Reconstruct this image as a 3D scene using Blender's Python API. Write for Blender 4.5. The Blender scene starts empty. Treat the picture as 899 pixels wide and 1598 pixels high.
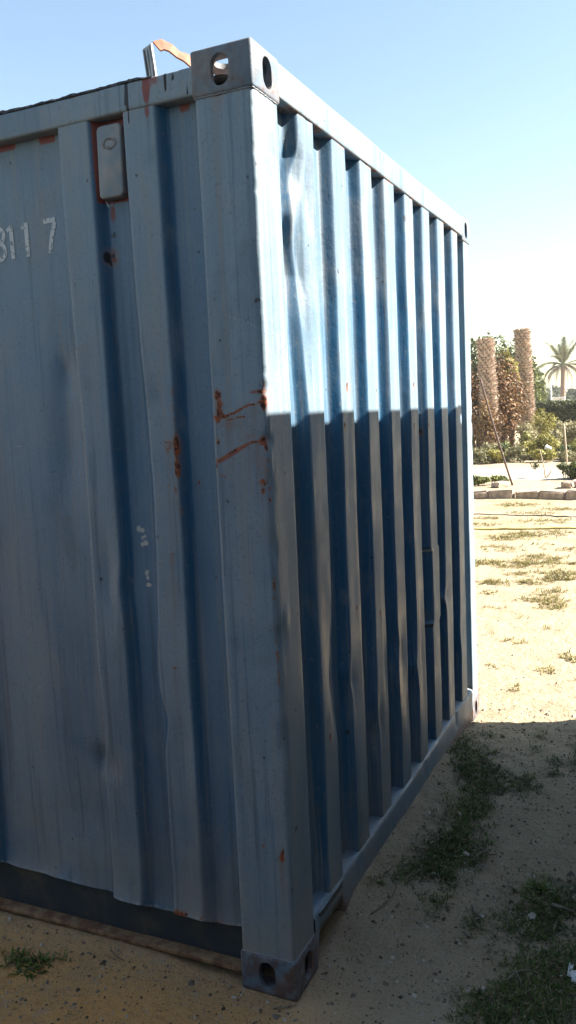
import bpy, bmesh, math, random
import numpy as np
from mathutils import Vector, Matrix

random.seed(7)
RNG = np.random.default_rng(11)
scene = bpy.context.scene
COL = scene.collection
R = math.radians

# ------------------------------------------------------------------ camera
cam = bpy.data.cameras.new('camera')
cam.sensor_fit = 'VERTICAL'
cam.sensor_height = 36.0
cam.lens = 36.0 * 1310.58 / 1598.0
cam.clip_start = 0.05
cam.clip_end = 3000
camo = bpy.data.objects.new('camera', cam)
COL.objects.link(camo)
_a, _b, _c = R(25.0), R(-6.455), R(-2.666)
_fw = Vector((math.cos(_a) * math.cos(_b), math.sin(_a) * math.cos(_b), math.sin(_b)))
_rt = Vector((math.sin(_a), -math.cos(_a), 0))
_up = _rt.cross(_fw)
_r2 = _rt * math.cos(_c) + _up * math.sin(_c)
_u2 = -_rt * math.sin(_c) + _up * math.cos(_c)
_m = Matrix((_r2, _u2, -_fw)).transposed().to_4x4()
_m.translation = (-1.9806, -0.9656, 1.6469)
camo.matrix_world = _m
scene.camera = camo

# ------------------------------------------------------------------ sky, sun, exposure
SUN_EL = R(39.7)
SUN_H = Vector((0.342, -0.940))            # plan direction towards the sun
world = bpy.data.worlds.new('World')
scene.world = world
world.use_nodes = True
wn = world.node_tree
bg = wn.nodes['Background']
sky = wn.nodes.new('ShaderNodeTexSky')
sky.sky_type = 'NISHITA'
sky.sun_disc = False
sky.sun_elevation = SUN_EL
sky.sun_rotation = math.atan2(SUN_H.x, SUN_H.y)
sky.air_density = 1.4
sky.dust_density = 0.6
sky.ozone_density = 1.0
wn.links.new(sky.outputs[0], bg.inputs[0])
bg.inputs[1].default_value = 0.05

sun = bpy.data.lights.new('sun', 'SUN')
sun.energy = 5.0
sun.angle = R(0.5)
sun.color = (1.0, 0.95, 0.87)
suno = bpy.data.objects.new('sun', sun)
COL.objects.link(suno)
_sd = Vector((SUN_H.x * math.cos(SUN_EL), SUN_H.y * math.cos(SUN_EL), math.sin(SUN_EL)))
suno.rotation_euler = _sd.to_track_quat('Z', 'Y').to_euler()
suno.location = (6, -10, 12)

scene.view_settings.view_transform = 'Standard'
scene.view_settings.look = 'None'
scene.view_settings.exposure = 2.32
scene.view_settings.gamma = 1.0
scene.view_settings.use_curve_mapping = False
scene.cycles.max_bounces = 7
scene.cycles.diffuse_bounces = 4
scene.cycles.glossy_bounces = 3
scene.cycles.transmission_bounces = 2
scene.cycles.volume_bounces = 0

# ------------------------------------------------------------------ helpers
def smooth01(x):
    x = np.clip(x, 0, 1)
    return x * x * (3 - 2 * x)


def vnoise(x, y, seed=0):
    """2-D value noise in [-1, 1]."""
    x = np.asarray(x, float); y = np.asarray(y, float)
    xi = np.floor(x).astype(np.int64); yi = np.floor(y).astype(np.int64)
    fx = smooth01(x - xi); fy = smooth01(y - yi)

    def h(a, b):
        n = (a * 374761393 + b * 668265263 + seed * 982451653) & 0x7fffffff
        n = ((n ^ (n >> 13)) * 1274126177) & 0x7fffffff
        n = (n ^ (n >> 16)) & 0xffff
        return n / 32767.5 - 1.0
    a = h(xi, yi) * (1 - fx) + h(xi + 1, yi) * fx
    b = h(xi, yi + 1) * (1 - fx) + h(xi + 1, yi + 1) * fx
    return a * (1 - fy) + b * fy


def fbm(x, y, seed=0, o=4):
    s = 0; a = 1.0; t = 0
    for k in range(o):
        s = s + a * vnoise(np.asarray(x) * 2 ** k + 17.3 * k, np.asarray(y) * 2 ** k - 9.1 * k, seed + k)
        t += a; a *= 0.5
    return s / t


def mesh_from(name, V, F, attrs=None, smooth=True):
    """V (n,3); F list of arrays (m,k) of equal-size polygons."""
    V = np.asarray(V, np.float32)
    if not isinstance(F, list):
        F = [F]
    F = [np.asarray(f, np.int32) for f in F if len(f)]
    me = bpy.data.meshes.new(name)
    me.vertices.add(len(V))
    me.vertices.foreach_set('co', V.ravel())
    loops = np.concatenate([f.ravel() for f in F])
    sizes = np.concatenate([np.full(len(f), f.shape[1], np.int32) for f in F])
    starts = np.concatenate([[0], np.cumsum(sizes)[:-1]]).astype(np.int32)
    me.loops.add(len(loops))
    me.loops.foreach_set('vertex_index', loops)
    me.polygons.add(len(sizes))
    me.polygons.foreach_set('loop_start', starts)
    me.polygons.foreach_set('loop_total', sizes)
    me.polygons.foreach_set('use_smooth', np.full(len(sizes), bool(smooth)))
    for k, v in (attrs or {}).items():
        at = me.attributes.new(k, 'FLOAT', 'POINT')
        at.data.foreach_set('value', np.asarray(v, np.float32).ravel())
    me.update(calc_edges=True)
    me.validate()
    return me


def link(name, me, mat=None, parent=None):
    o = bpy.data.objects.new(name, me)
    COL.objects.link(o)
    if mat is not None and me is not None and not me.materials:
        me.materials.append(mat)
    if parent is not None:
        o.parent = parent
    return o


def empty(name, loc=(0, 0, 0), rz=0.0):
    o = bpy.data.objects.new(name, None)
    COL.objects.link(o)
    o.location = loc
    o.rotation_euler = (0, 0, rz)
    o.empty_display_size = 0.2
    return o


def tag(o, label=None, cat=None, group=None, kind=None):
    if label: o['label'] = label
    if cat: o['category'] = cat
    if group: o['group'] = group
    if kind: o['kind'] = kind
    return o


def run_down(r, z, seed, k=.40, length=.16):
    """rust stain washed down below each rusty spot; rows ordered from bottom to top"""
    out = np.zeros_like(r)
    cur = np.zeros(r.shape[1])
    zz = z[:, 0] if z.ndim == 2 else z
    for i in range(len(zz) - 1, -1, -1):
        dz = abs(zz[min(i + 1, len(zz) - 1)] - zz[i])
        cur = np.maximum(cur * math.exp(-dz / length), r[i])
        out[i] = cur
    col = 0.5 + 0.5 * vnoise(np.arange(r.shape[1]) * .37, np.zeros(r.shape[1]), seed)
    sp_ = out.copy()
    for d in (1, 2):
        sp_[:, d:] = np.maximum(sp_[:, d:], out[:, :-d] * (.8 - .2 * d)); sp_[:, :-d] = np.maximum(sp_[:, :-d], out[:, d:] * (.8 - .2 * d))
    return k * sp_ * (.35 + .65 * col[None, :])


def grid_faces(nr, nc, flip=False):
    i = np.arange(nr - 1)[:, None] * nc + np.arange(nc - 1)[None, :]
    q = np.stack([i, i + 1, i + nc + 1, i + nc], -1).reshape(-1, 4)
    return q[:, ::-1] if flip else q


def grid_mesh(name, P, attrs=None, flip=False, smooth=True):
    nr, nc = P.shape[:2]
    return mesh_from(name, P.reshape(-1, 3), grid_faces(nr, nc, flip), attrs, smooth)


def copy_tree(o, parent=None):
    c = o.copy()
    COL.objects.link(c)
    if parent is not None:
        c.parent = parent
    for ch in [x for x in bpy.data.objects if x.parent == o]:
        copy_tree(ch, c)
    return c


def bm_to_mesh(bm, name, smooth=False, angle=None):
    me = bpy.data.meshes.new(name)
    bm.normal_update()
    bm.to_mesh(me)
    bm.free()
    if smooth:
        me.polygons.foreach_set('use_smooth', np.full(len(me.polygons), True))
        if angle:
            me.set_sharp_from_angle(angle=R(angle))
    return me


def bm_box(bm, x0, x1, y0, y1, z0, z1, bev=0.0, seg=2):
    r = bmesh.ops.create_cube(bm, size=1.0)
    vs = r['verts']
    for v in vs:
        v.co = Vector((x0 + (v.co.x + .5) * (x1 - x0), y0 + (v.co.y + .5) * (y1 - y0), z0 + (v.co.z + .5) * (z1 - z0)))
    if bev > 0:
        es = list({e for v in vs for e in v.link_edges})
        bmesh.ops.bevel(bm, geom=es, offset=bev, segments=seg, profile=0.5, affect='EDGES')


def tube_arrays(pts, rad, n=6, cap=True):
    """Tube along a polyline; returns V, quads, ngons."""
    pts = np.asarray(pts, float)
    m = len(pts)
    rad = np.broadcast_to(np.asarray(rad, float), (m,))
    t = np.gradient(pts, axis=0)
    t /= np.linalg.norm(t, axis=1)[:, None] + 1e-12
    ref = np.array([0, 0, 1.0]) if abs(t[:, 2]).mean() < 0.8 else np.array([1.0, 0, 0])
    u = np.cross(t, ref); u /= np.linalg.norm(u, axis=1)[:, None] + 1e-12
    v = np.cross(t, u)
    a = np.linspace(0, 2 * np.pi, n, endpoint=False)
    V = pts[:, None, :] + rad[:, None, None] * (np.cos(a)[None, :, None] * u[:, None, :] + np.sin(a)[None, :, None] * v[:, None, :])
    i = np.arange(m - 1)[:, None] * n
    j = np.arange(n)[None, :]
    j2 = (np.arange(n) + 1)[None, :] % n
    q = np.stack([i + j, i + j2, i + n + j2, i + n + j], -1).reshape(-1, 4)
    caps = np.array([np.arange(n)[::-1], (m - 1) * n + np.arange(n)]) if cap else np.zeros((0, n), int)
    return V.reshape(-1, 3), q, caps


def tube_mesh(name, pts, rad, n=6):
    V, q, c = tube_arrays(pts, rad, n)
    return mesh_from(name, V, [q, c])


# ------------------------------------------------------------------ materials
class NT:
    def __init__(self, name):
        self.m = bpy.data.materials.new(name)
        self.m.use_nodes = True
        self.t = self.m.node_tree
        self.b = self.t.nodes['Principled BSDF']
        self.out = self.t.nodes['Material Output']
        self.tc = self.t.nodes.new('ShaderNodeTexCoord')

    def n(self, typ, **kw):
        x = self.t.nodes.new(typ)
        for k, v in kw.items():
            setattr(x, k, v)
        return x

    def set(self, sock, v):
        if hasattr(v, 'links') or isinstance(v, bpy.types.NodeSocket):
            self.t.links.new(v, sock)
        elif isinstance(v, (tuple, list)) and len(v) == 3 and sock.type == 'RGBA':
            sock.default_value = (*v, 1)
        else:
            sock.default_value = v

    def attr(self, name):
        return self.n('ShaderNodeAttribute', attribute_name=name).outputs['Fac']

    def noise(self, scale=5.0, detail=4.0, rough=0.55, sc3=None, coord='Object', dist=0.0):
        src = self.tc.outputs[coord]
        if sc3 is not None:
            mp = self.n('ShaderNodeMapping')
            mp.inputs['Scale'].default_value = sc3
            self.t.links.new(src, mp.inputs['Vector'])
            src = mp.outputs[0]
        x = self.n('ShaderNodeTexNoise')
        self.t.links.new(src, x.inputs['Vector'])
        x.inputs['Scale'].default_value = scale
        x.inputs['Detail'].default_value = detail
        x.inputs['Roughness'].default_value = rough
        x.inputs['Distortion'].default_value = dist
        return x.outputs[0]

    def ramp(self, v, lo, hi, a=0.0, b=1.0):
        x = self.n('ShaderNodeMapRange')
        x.interpolation_type = 'SMOOTHSTEP'
        self.set(x.inputs[0], v)
        for i, q in enumerate((lo, hi, a, b)):
            self.set(x.inputs[i + 1], q)
        return x.outputs[0]

    def math(self, op, a, b=None, clamp=False):
        x = self.n('ShaderNodeMath', operation=op, use_clamp=clamp)
        self.set(x.inputs[0], a)
        if b is not None:
            self.set(x.inputs[1], b)
        return x.outputs[0]

    def mix(self, f, a, b, blend='MIX'):
        x = self.n('ShaderNodeMix', data_type='RGBA', blend_type=blend)
        self.set(x.inputs[0], f)
        self.set(x.inputs[6], a)
        self.set(x.inputs[7], b)
        return x.outputs[2]

    def bump(self, h, strength=0.3, dist=0.01):
        x = self.n('ShaderNodeBump')
        x.inputs['Strength'].default_value = strength
        x.inputs['Distance'].default_value = dist
        self.set(x.inputs['Height'], h)
        self.t.links.new(x.outputs[0], self.b.inputs['Normal'])

    def base(self, c, rough=None, spec=None):
        self.set(self.b.inputs['Base Color'], c)
        if rough is not None:
            self.set(self.b.inputs['Roughness'], rough)
        if spec is not None:
            self.b.inputs['Specular IOR Level'].default_value = spec
        return self.m


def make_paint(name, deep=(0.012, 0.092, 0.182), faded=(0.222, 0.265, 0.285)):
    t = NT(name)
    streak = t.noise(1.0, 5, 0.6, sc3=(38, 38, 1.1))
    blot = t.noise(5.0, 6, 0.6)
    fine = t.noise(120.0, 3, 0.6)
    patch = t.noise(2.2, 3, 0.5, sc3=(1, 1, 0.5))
    fd = t.math('MULTIPLY', t.attr('grey_mix'), t.ramp(t.math('ADD', blot, t.math('MULTIPLY', streak, 0.5)), 0.45, 0.95, 0.72, 1.0))
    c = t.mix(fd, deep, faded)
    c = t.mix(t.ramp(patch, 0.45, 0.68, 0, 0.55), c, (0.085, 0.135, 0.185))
    cloudy = t.noise(3.2, 6, 0.62, sc3=(1.6, 1.6, 0.8), dist=0.6)
    c = t.mix(t.ramp(cloudy, 0.52, 0.72, 0, 0.45), c, (0.225, 0.225, 0.215))
    c = t.mix(t.ramp(cloudy, 0.46, 0.28, 0, 0.45), c, (0.095, 0.112, 0.115))
    # dusty runs and greasy dark runs, both long and thin
    c = t.mix(t.ramp(streak, 0.51, 0.68, 0, 0.42), c, (0.235, 0.225, 0.200))
    c = t.mix(t.ramp(streak, 0.47, 0.32, 0, 0.45), c, (0.060, 0.082, 0.098))
    hair = t.noise(1.0, 4, 0.7, sc3=(260, 260, 4.0))
    c = t.mix(t.ramp(hair, 0.56, 0.70, 0, 0.28), c, (0.29, 0.285, 0.27))
    c = t.mix(t.ramp(hair, 0.44, 0.30, 0, 0.28), c, (0.05, 0.065, 0.075))
    c = t.mix(t.ramp(fine, 0.44, 0.28, 0, 0.45), c, (0.06, 0.075, 0.09))
    c = t.mix(t.ramp(t.noise(55, 4, 0.7), 0.58, 0.72, 0, 0.35), c, (0.24, 0.235, 0.215))
    c = t.mix(t.math('MULTIPLY', t.attr('stain'), t.ramp(streak, 0.35, 0.6, 0.35, 1.0)), c, (0.150, 0.085, 0.050))
    # dust
    c = t.mix(t.math('MULTIPLY', t.attr('dust'), t.ramp(blot, 0.3, 0.65)), c, (0.27, 0.215, 0.150))
    # red oxide primer
    pr = t.ramp(t.math('ADD', t.attr('primer'), t.math('MULTIPLY', t.math('SUBTRACT', blot, 0.5), 0.9)), 0.35, 0.65)
    c = t.mix(pr, c, t.mix(t.ramp(blot, .35, .65), (0.150, 0.032, 0.030), (0.230, 0.066, 0.050)))
    # pale flakes and scratches
    pl = t.ramp(t.math('ADD', t.attr('pale'), t.math('MULTIPLY', t.math('SUBTRACT', t.noise(160, 3, 0.6), 0.5), 1.0)), 0.4, 0.7)
    c = t.mix(pl, c, (0.45, 0.41, 0.34))
    # rust
    rn = t.noise(70, 5, 0.65)
    ra = t.ramp(t.math('ADD', t.attr('rust'), t.math('MULTIPLY', t.math('SUBTRACT', rn, 0.5), 1.3)), 0.32, 0.62)
    halo = t.ramp(t.math('ADD', t.attr('rust'), t.math('MULTIPLY', t.math('SUBTRACT', rn, 0.5), 0.35)), 0.02, 0.55, 0, 0.60)
    c = t.mix(halo, c, (0.26, 0.13, 0.07))
    rc = t.mix(t.ramp(t.noise(90, 4, 0.65), 0.38, 0.62), (0.045, 0.016, 0.010), (0.300, 0.080, 0.032))
    c = t.mix(ra, c, rc)
    # sparse chips
    chips = t.ramp(t.noise(26, 2, 0.5), 0.735, 0.765)
    c = t.mix(t.math('MULTIPLY', chips, 0.8), c, (0.035, 0.025, 0.022))
    c = t.mix(t.ramp(t.attr('tar'), 0.3, 0.6), c, (0.012, 0.012, 0.013))
    rough = t.ramp(t.math('ADD', t.math('MULTIPLY', blot, .5), t.math('MULTIPLY', streak, .5)), 0.36, 0.62, 0.36, 0.62)
    rough = t.math('ADD', rough, t.math('MULTIPLY', ra, 0.35))
    t.base(c, rough, 0.38)
    h = t.math('ADD', t.math('MULTIPLY', blot, 0.6), t.math('MULTIPLY', fine, 0.10))
    h = t.math('ADD', h, t.math('MULTIPLY', ra, 0.12))
    h = t.math('ADD', h, t.math('MULTIPLY', t.noise(14, 4, .6), .35))
    t.bump(h, 0.34, 0.012)
    return t.m


M = {}
M['paint'] = make_paint('weathered_blue_paint')


def make_cast():
    t = NT('rusty_casting_paint')
    n1 = t.noise(28, 6, 0.65)
    n2 = t.noise(9, 5, 0.6)
    c = t.mix(t.ramp(n2, 0.35, 0.65), (0.095, 0.150, 0.200), (0.170, 0.168, 0.165))
    c = t.mix(t.ramp(n1, 0.60, 0.72, 0, .8), c, (0.15, 0.060, 0.034))
    c = t.mix(t.math('MULTIPLY', t.attr('rust'), t.ramp(n1, 0.35, 0.6)), c, (0.090, 0.040, 0.024))
    t.base(c, 0.62, 0.4)
    t.bump(t.math('ADD', n1, t.math('MULTIPLY', n2, 0.7)), 0.35, 0.008)
    return t.m


M['cast'] = make_cast()


def make_simple(name, c1, c2, scale=20, rough=0.7, bump=0.2, bd=0.01, lo=0.35, hi=0.65, sc3=None, metallic=0.0):
    t = NT(name)
    n = t.noise(scale, 6, 0.6, sc3=sc3)
    t.base(t.mix(t.ramp(n, lo, hi), c1, c2), rough)
    t.b.inputs['Metallic'].default_value = metallic
    if bump:
        t.bump(n, bump, bd)
    return t.m


M['rail_dark'] = make_simple('dirty_dark_rail', (0.018, 0.028, 0.036), (0.060, 0.052, 0.040), 9, 0.75, 0.3, 0.006, 0.42, 0.68)
M['lip'] = make_simple('sandy_rusty_lip', (0.12, 0.050, 0.022), (0.26, 0.155, 0.075), 30, 0.85, 0.4, 0.006)
M['tar'] = make_simple('torn_tar_felt', (0.020, 0.020, 0.021), (0.16, 0.15, 0.14), 40, 0.8, 0.4, 0.006, 0.5, 0.75)
M['vent'] = make_simple('painted_vent_cover', (0.160, 0.185, 0.200), (0.235, 0.220, 0.205), 25, 0.5, 0.15, 0.004)
M['strap_steel'] = make_simple('bare_steel', (0.45, 0.45, 0.44), (0.12, 0.12, 0.12), 1.0, 0.4, 0.3, 0.002, 0.35, 0.6, sc3=(70, 70, 12))
M['strap_rust'] = make_simple('orange_strap', (0.30, 0.115, 0.060), (0.22, 0.075, 0.040), 30, 0.75, 0.2, 0.003)
M['dark'] = make_simple('dark_interior', (0.02, 0.02, 0.02), (0.05, 0.04, 0.03), 10, 0.9, 0)


def make_digit():
    t = NT('worn_white_lettering')
    n = t.noise(85, 5, 0.7)
    n2 = t.noise(16, 3, 0.5)
    f = t.ramp(t.math('ADD', t.math('MULTIPLY', n, 0.8), t.math('MULTIPLY', n2, 0.35)), 0.44, 0.55)
    t.base(t.mix(n2, (0.58, 0.57, 0.53), (0.42, 0.43, 0.43)), 0.7)
    t.set(t.b.inputs['Alpha'], f)
    return t.m


M['digit'] = make_digit()


def make_sand():
    t = NT('dry_sand')
    big = t.noise(0.9, 5, 0.55)
    mid = t.noise(7, 6, 0.6)
    grain = t.noise(260, 3, 0.7)
    speck = t.noise(75, 2, 0.5)
    c = t.mix(t.ramp(mid, 0.3, 0.7), (0.290, 0.220, 0.138), (0.370, 0.290, 0.188))
    c = t.mix(t.ramp(big, 0.4, 0.7, 0, 0.7), c, (0.330, 0.265, 0.175))
    c = t.mix(t.math('MULTIPLY', t.attr('soil'), t.ramp(mid, 0.2, 0.6, 0.5, 1)), c, (0.640, 0.325, 0.110))
    c = t.mix(t.ramp(grain, 0.46, 0.30, 0, 0.65), c, (0.13, 0.095, 0.062))
    c = t.mix(t.ramp(t.noise(90, 4, .65), 0.47, 0.33, 0, 0.45), c, (0.14, 0.105, 0.072))
    c = t.mix(t.ramp(t.noise(22, 4, .6), 0.56, 0.70, 0, 0.35), c, (0.36, 0.31, 0.24))
    c = t.mix(t.ramp(speck, 0.68, 0.74, 0, 0.85), c, (0.060, 0.045, 0.032))
    c = t.mix(t.math('MULTIPLY', t.attr('litter'), t.ramp(t.noise(38, 5, 0.7), 0.38, 0.58)), c, (0.120, 0.094, 0.060))
    c = t.mix(t.math('MULTIPLY', t.attr('dryveg'), t.ramp(t.noise(26, 5, 0.7), 0.42, 0.6)), c, (0.21, 0.165, 0.075))
    t.base(c, 0.95, 0.2)
    h = t.math('ADD', t.math('MULTIPLY', t.noise(30, 5, 0.65), 1.0), t.math('MULTIPLY', grain, 0.25))
    t.bump(h, 0.8, 0.025)
    return t.m


M['sand'] = make_sand()
M['path'] = make_simple('pale_path_sand', (0.29, 0.235, 0.165), (0.37, 0.305, 0.22), 6, 0.95, 0.4, 0.02)


def make_leaf(name, cols, rough=0.55, trans=0.25):
    """cols: list of (pos, rgb) over the per-leaf 'tint' attribute."""
    t = NT(name)
    r = t.n('ShaderNodeValToRGB')
    t.set(r.inputs[0], t.attr('tint'))
    el = r.color_ramp.elements
    el[0].position, el[0].color = cols[0][0], (*cols[0][1], 1)
    el[1].position, el[1].color = cols[-1][0], (*cols[-1][1], 1)
    for p, c in cols[1:-1]:
        e = el.new(p); e.color = (*c, 1)
    t.base(r.outputs[0], rough, 0.3)
    tr = t.n('ShaderNodeBsdfTranslucent')
    t.t.links.new(r.outputs[0], tr.inputs[0])
    mx = t.n('ShaderNodeMixShader')
    mx.inputs[0].default_value = trans
    t.t.links.new(t.b.outputs[0], mx.inputs[1])
    t.t.links.new(tr.outputs[0], mx.inputs[2])
    t.t.links.new(mx.outputs[0], t.out.inputs[0])
    return t.m


M['weed'] = make_leaf('weed_leaves', [(0, (0.036, 0.052, 0.010)), (0.40, (0.075, 0.120, 0.020)), (0.70, (0.130, 0.160, 0.036)), (0.86, (0.22, 0.16, 0.075)), (1, (0.34, 0.27, 0.16))])
M['drygrass'] = make_leaf('dry_grass_blades', [(0, (0.14, 0.105, 0.045)), (0.4, (0.165, 0.150, 0.040)), (0.75, (0.22, 0.185, 0.065)), (1, (0.30, 0.225, 0.11))])
M['bush_red'] = make_leaf('half_dry_bush_leaves', [(0, (0.07, 0.055, 0.02)), (0.35, (0.17, 0.085, 0.040)), (0.7, (0.27, 0.155, 0.07)), (1, (0.33, 0.23, 0.11))])
M['bush_green'] = make_leaf('green_leaves', [(0, (0.030, 0.042, 0.014)), (0.5, (0.080, 0.098, 0.026)), (1, (0.16, 0.17, 0.042))])
M['plant_yellow'] = make_leaf('yellow_green_leaves', [(0, (0.12, 0.115, 0.032)), (0.5, (0.25, 0.225, 0.050)), (1, (0.38, 0.32, 0.085))])
M['plant_grey'] = make_leaf('grey_green_leaves', [(0, (0.12, 0.115, 0.055)), (0.5, (0.26, 0.235, 0.115)), (1, (0.40, 0.34, 0.20))])
M['hedge'] = make_leaf('hedge_leaves', [(0, (0.035, 0.045, 0.016)), (0.6, (0.075, 0.085, 0.028)), (1, (0.15, 0.15, 0.05))])
M['fartree'] = make_leaf('far_tree_leaves', [(0, (0.06, 0.075, 0.045)), (0.6, (0.10, 0.115, 0.07)), (1, (0.15, 0.165, 0.095))])
M['frond'] = make_leaf('palm_frond_green', [(0, (0.09, 0.10, 0.05)), (0.5, (0.15, 0.155, 0.075)), (1, (0.21, 0.205, 0.10))])
M['frond_dry'] = make_leaf('palm_frond_dry', [(0, (0.12, 0.095, 0.06)), (1, (0.20, 0.16, 0.10))])
M['bark'] = make_simple('palm_bark', (0.13, 0.085, 0.06), (0.27, 0.195, 0.14), 12, 0.9, 0.5, 0.02)
M['boot'] = make_simple('palm_leaf_bases', (0.30, 0.225, 0.175), (0.50, 0.405, 0.325), 9, 0.9, 0.3, 0.01)
M['stem'] = make_simple('woody_stem', (0.10, 0.070, 0.045), (0.20, 0.15, 0.10), 30, 0.9, 0.3, 0.005)
M['twig'] = make_simple('dry_twig', (0.10, 0.075, 0.05), (0.25, 0.20, 0.14), 60, 0.9, 0)
M['pole'] = make_simple('rusty_pole', (0.045, 0.028, 0.022), (0.10, 0.055, 0.038), 20, 0.8, 0.2, 0.003)
M['stake'] = make_simple('pale_wood_stake', (0.30, 0.24, 0.16), (0.42, 0.35, 0.25), 20, 0.85, 0.2, 0.003)
M['block'] = make_simple('weathered_block', (0.22, 0.165, 0.125), (0.36, 0.285, 0.215), 11, 0.95, 0.6, 0.02)
M['hose'] = make_simple('faded_yellow_hose', (0.34, 0.27, 0.07), (0.42, 0.35, 0.12), 8, 0.6, 0)
M['cable'] = make_simple('black_cable', (0.06, 0.05, 0.045), (0.10, 0.085, 0.07), 8, 0.7, 0)
M['white'] = make_simple('white_plastic', (0.62, 0.62, 0.60), (0.75, 0.74, 0.71), 12, 0.5, 0.1, 0.003)
M['stone'] = make_simple('pale_stone', (0.34, 0.29, 0.23), (0.55, 0.50, 0.43), 30, 0.9, 0.3, 0.004)
M['whitewall'] = make_simple('white_render', (0.62, 0.60, 0.55), (0.72, 0.70, 0.66), 4, 0.9, 0.1, 0.01)

# ------------------------------------------------------------------ ground
NEIGH = (2.663, -1.037)      # corner of the second container that shades the end of the first


def bank(x, y):
    """sand drifted against the end and the long side of the container"""
    b = 0.075 * smooth01((x - 0.20) / 0.35) * np.exp(-np.clip(-y, 0, None) / 0.16) * (1 - smooth01((x - 1.7) / 0.6))
    b = np.where(y > 0.10, 0.05 * smooth01((x - 0.25) / 0.3) * (1 - smooth01((x - 2.0) / 0.3)), b)
    s = 0.030 * smooth01((y - 0.12) / 0.4) * np.exp(-np.abs(x + 0.0) / 0.12)
    return b + s


def ground_z(x, y):
    x = np.asarray(x, float); y = np.asarray(y, float)
    z = 0.012 * fbm(x * 1.7, y * 1.7, 3, 4) + 0.009 * fbm(x * 8, y * 8, 21, 3) + 0.0035 * fbm(x * 28, y * 28, 23, 2) * (np.abs(x) < 6)
    near = np.exp(-((x - 0.05) ** 2 + (y - 0.05) ** 2) / 0.10)
    z = z * (1 - 0.7 * near)
    z = z + bank(x, y)
    far = smooth01((x - 3.2) / 3.0) * (1 - smooth01((x - 13) / 3))
    ruts = 0.045 * fbm(x * 0.55 + 0.25 * y, y * 0.28, 40, 4) + 0.020 * fbm(x * 3.0, y * 1.0, 50, 3)
    z = z + far * ruts
    z = z - 0.02 * np.exp(-((x - 0.1) ** 2 + (y + 0.1) ** 2) / 0.05) * 0
    return z


def axis(lo, hi, f0, f1, step, grow=1.12, mx=40):
    a = list(np.arange(f0, f1, step))
    s = step; v = a[-1]
    while v < hi:
        s = min(s * grow, mx); v += s; a.append(v)
    s = step; v = a[0]; l = []
    while v > lo:
        s = min(s * grow, mx); v -= s; l.append(v)
    return np.array(l[::-1] + a)


gx = axis(-400, 700, -0.8, 3.4, 0.012, 1.02, 60)
gy = axis(-500, 500, -1.3, 1.6, 0.012, 1.035, 60)
# keep the middle distance fine enough
GX, GY = np.meshgrid(gx, gy)
GZ = ground_z(GX, GY)

WEEDS = [  # (x, y, rx, ry, density) patches of low weeds in the shade
    (1.86, 0.00, .20, .10, 1.0), (1.72, -0.16, .22, .14, 1.0), (1.50, -0.22, .25, .15, .9), (1.62, -0.38, .14, .09, .8),
    (1.28, -0.22, .18, .10, .9), (1.10, -0.20, .20, .09, .9), (0.92, -0.20, .22, .09, 1.0), (0.76, -0.20, .16, .10, .8),
    (0.68, -0.12, .16, .07, .6), (0.56, -0.06, .10, .05, .5), (0.62, -0.28, .14, .07, .9), (0.50, -0.35, .12, .06, 1.0),
    (0.74, -0.62, .16, .16, 1.0), (0.60, -0.56, .16, .13, 1.0), (0.45, -0.60, .20, .12, 1.0), (0.33, -0.66, .22, .14, 1.0),
    (0.24, -0.55, .16, .10, .9), (0.16, -0.48, .12, .09, .8), (0.10, -0.62, .18, .16, .9), (0.30, -0.86, .35, .16, .9), (0.72, -0.84, .25, .14, .9),
    (0.95, -0.28, .15, .07, .6), (1.75, -0.48, .05, .04, .8), (1.90, -0.46, .07, .04, .5), (1.25, 0.04, .10, .03, .4),
    (2.10, -0.10, .05, .04, .7), (2.15, -0.35, .20, .04, .5), (2.02, -0.55, .25, .04, .4)]
DRY = [  # dry and half green grass in the sun
    (5.29, 0.12, .16, .16, 1.0), (5.58, 0.04, .14, .14, .9), (5.10, -0.06, .20, .16, .5), (6.90, 0.62, .22, .35, .9), (6.95, 0.95, .20, .30, .8),
    (6.30, 0.25, .25, .40, .5), (6.15, -0.05, .20, .3, .7), (10.5, 1.60, .25, .22, .6), (11.7, 0.65, .3, .3, .6), (8.95, 0.75, .25, .35, .7),
    (8.65, 0.95, .25, .3, .5), (7.35, 0.35, .25, .25, .7), (3.30, -0.24, .10, .10, .45), (3.12, -0.36, .10, .09, .35), (5.9, 0.60, .12, .25, .6),
    (5.95, 0.32, .10, .22, .6), (3.3, 0.08, .06, .08, .2), (9.2, 0.4, .3, .5, .3), (6.5, 0.05, .15, .3, .5), (4.6, 0.1, .12, .15, .2), (4.3, -.15, .1, .2, .15),
    (7.0, .15, .16, .5, .6), (6.6, -.3, .18, .4, .6), (7.9, .9, .25, .4, .4), (8.1, .1, .25, .5, .45), (10.2, .7, .35, .5, .4), (9.9, 1.5, .3, .3, .45), (12.3, 1.4, .3, .5, .45), (11.2, 1.1, .25, .5, .35),
    (5.45, .55, .10, .20, .35), (4.9, .40, .10, .15, .25), (3.9, .05, .08, .12, .25), (3.6, -.35, .10, .12, .3), (2.9, -.1, .10, .10, .25), (4.1, .30, .08, .1, .2), (5.0, -.35, .15, .2, .4), (2.75, -.40, .12, .10, .25)]


def patch(x, y, L, sd=60):
    d = np.zeros_like(np.asarray(x, float))
    for (a, b, ra, rb, w) in L:
        q = ((x - a) / ra) ** 2 + ((y - b) / rb) ** 2
        d = np.maximum(d, w * np.exp(-q * 0.9))
    n = fbm(np.asarray(x) * 9, np.asarray(y) * 9, sd, 3)
    return np.clip(d * (0.78 + 1.7 * n), 0, 1)


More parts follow.
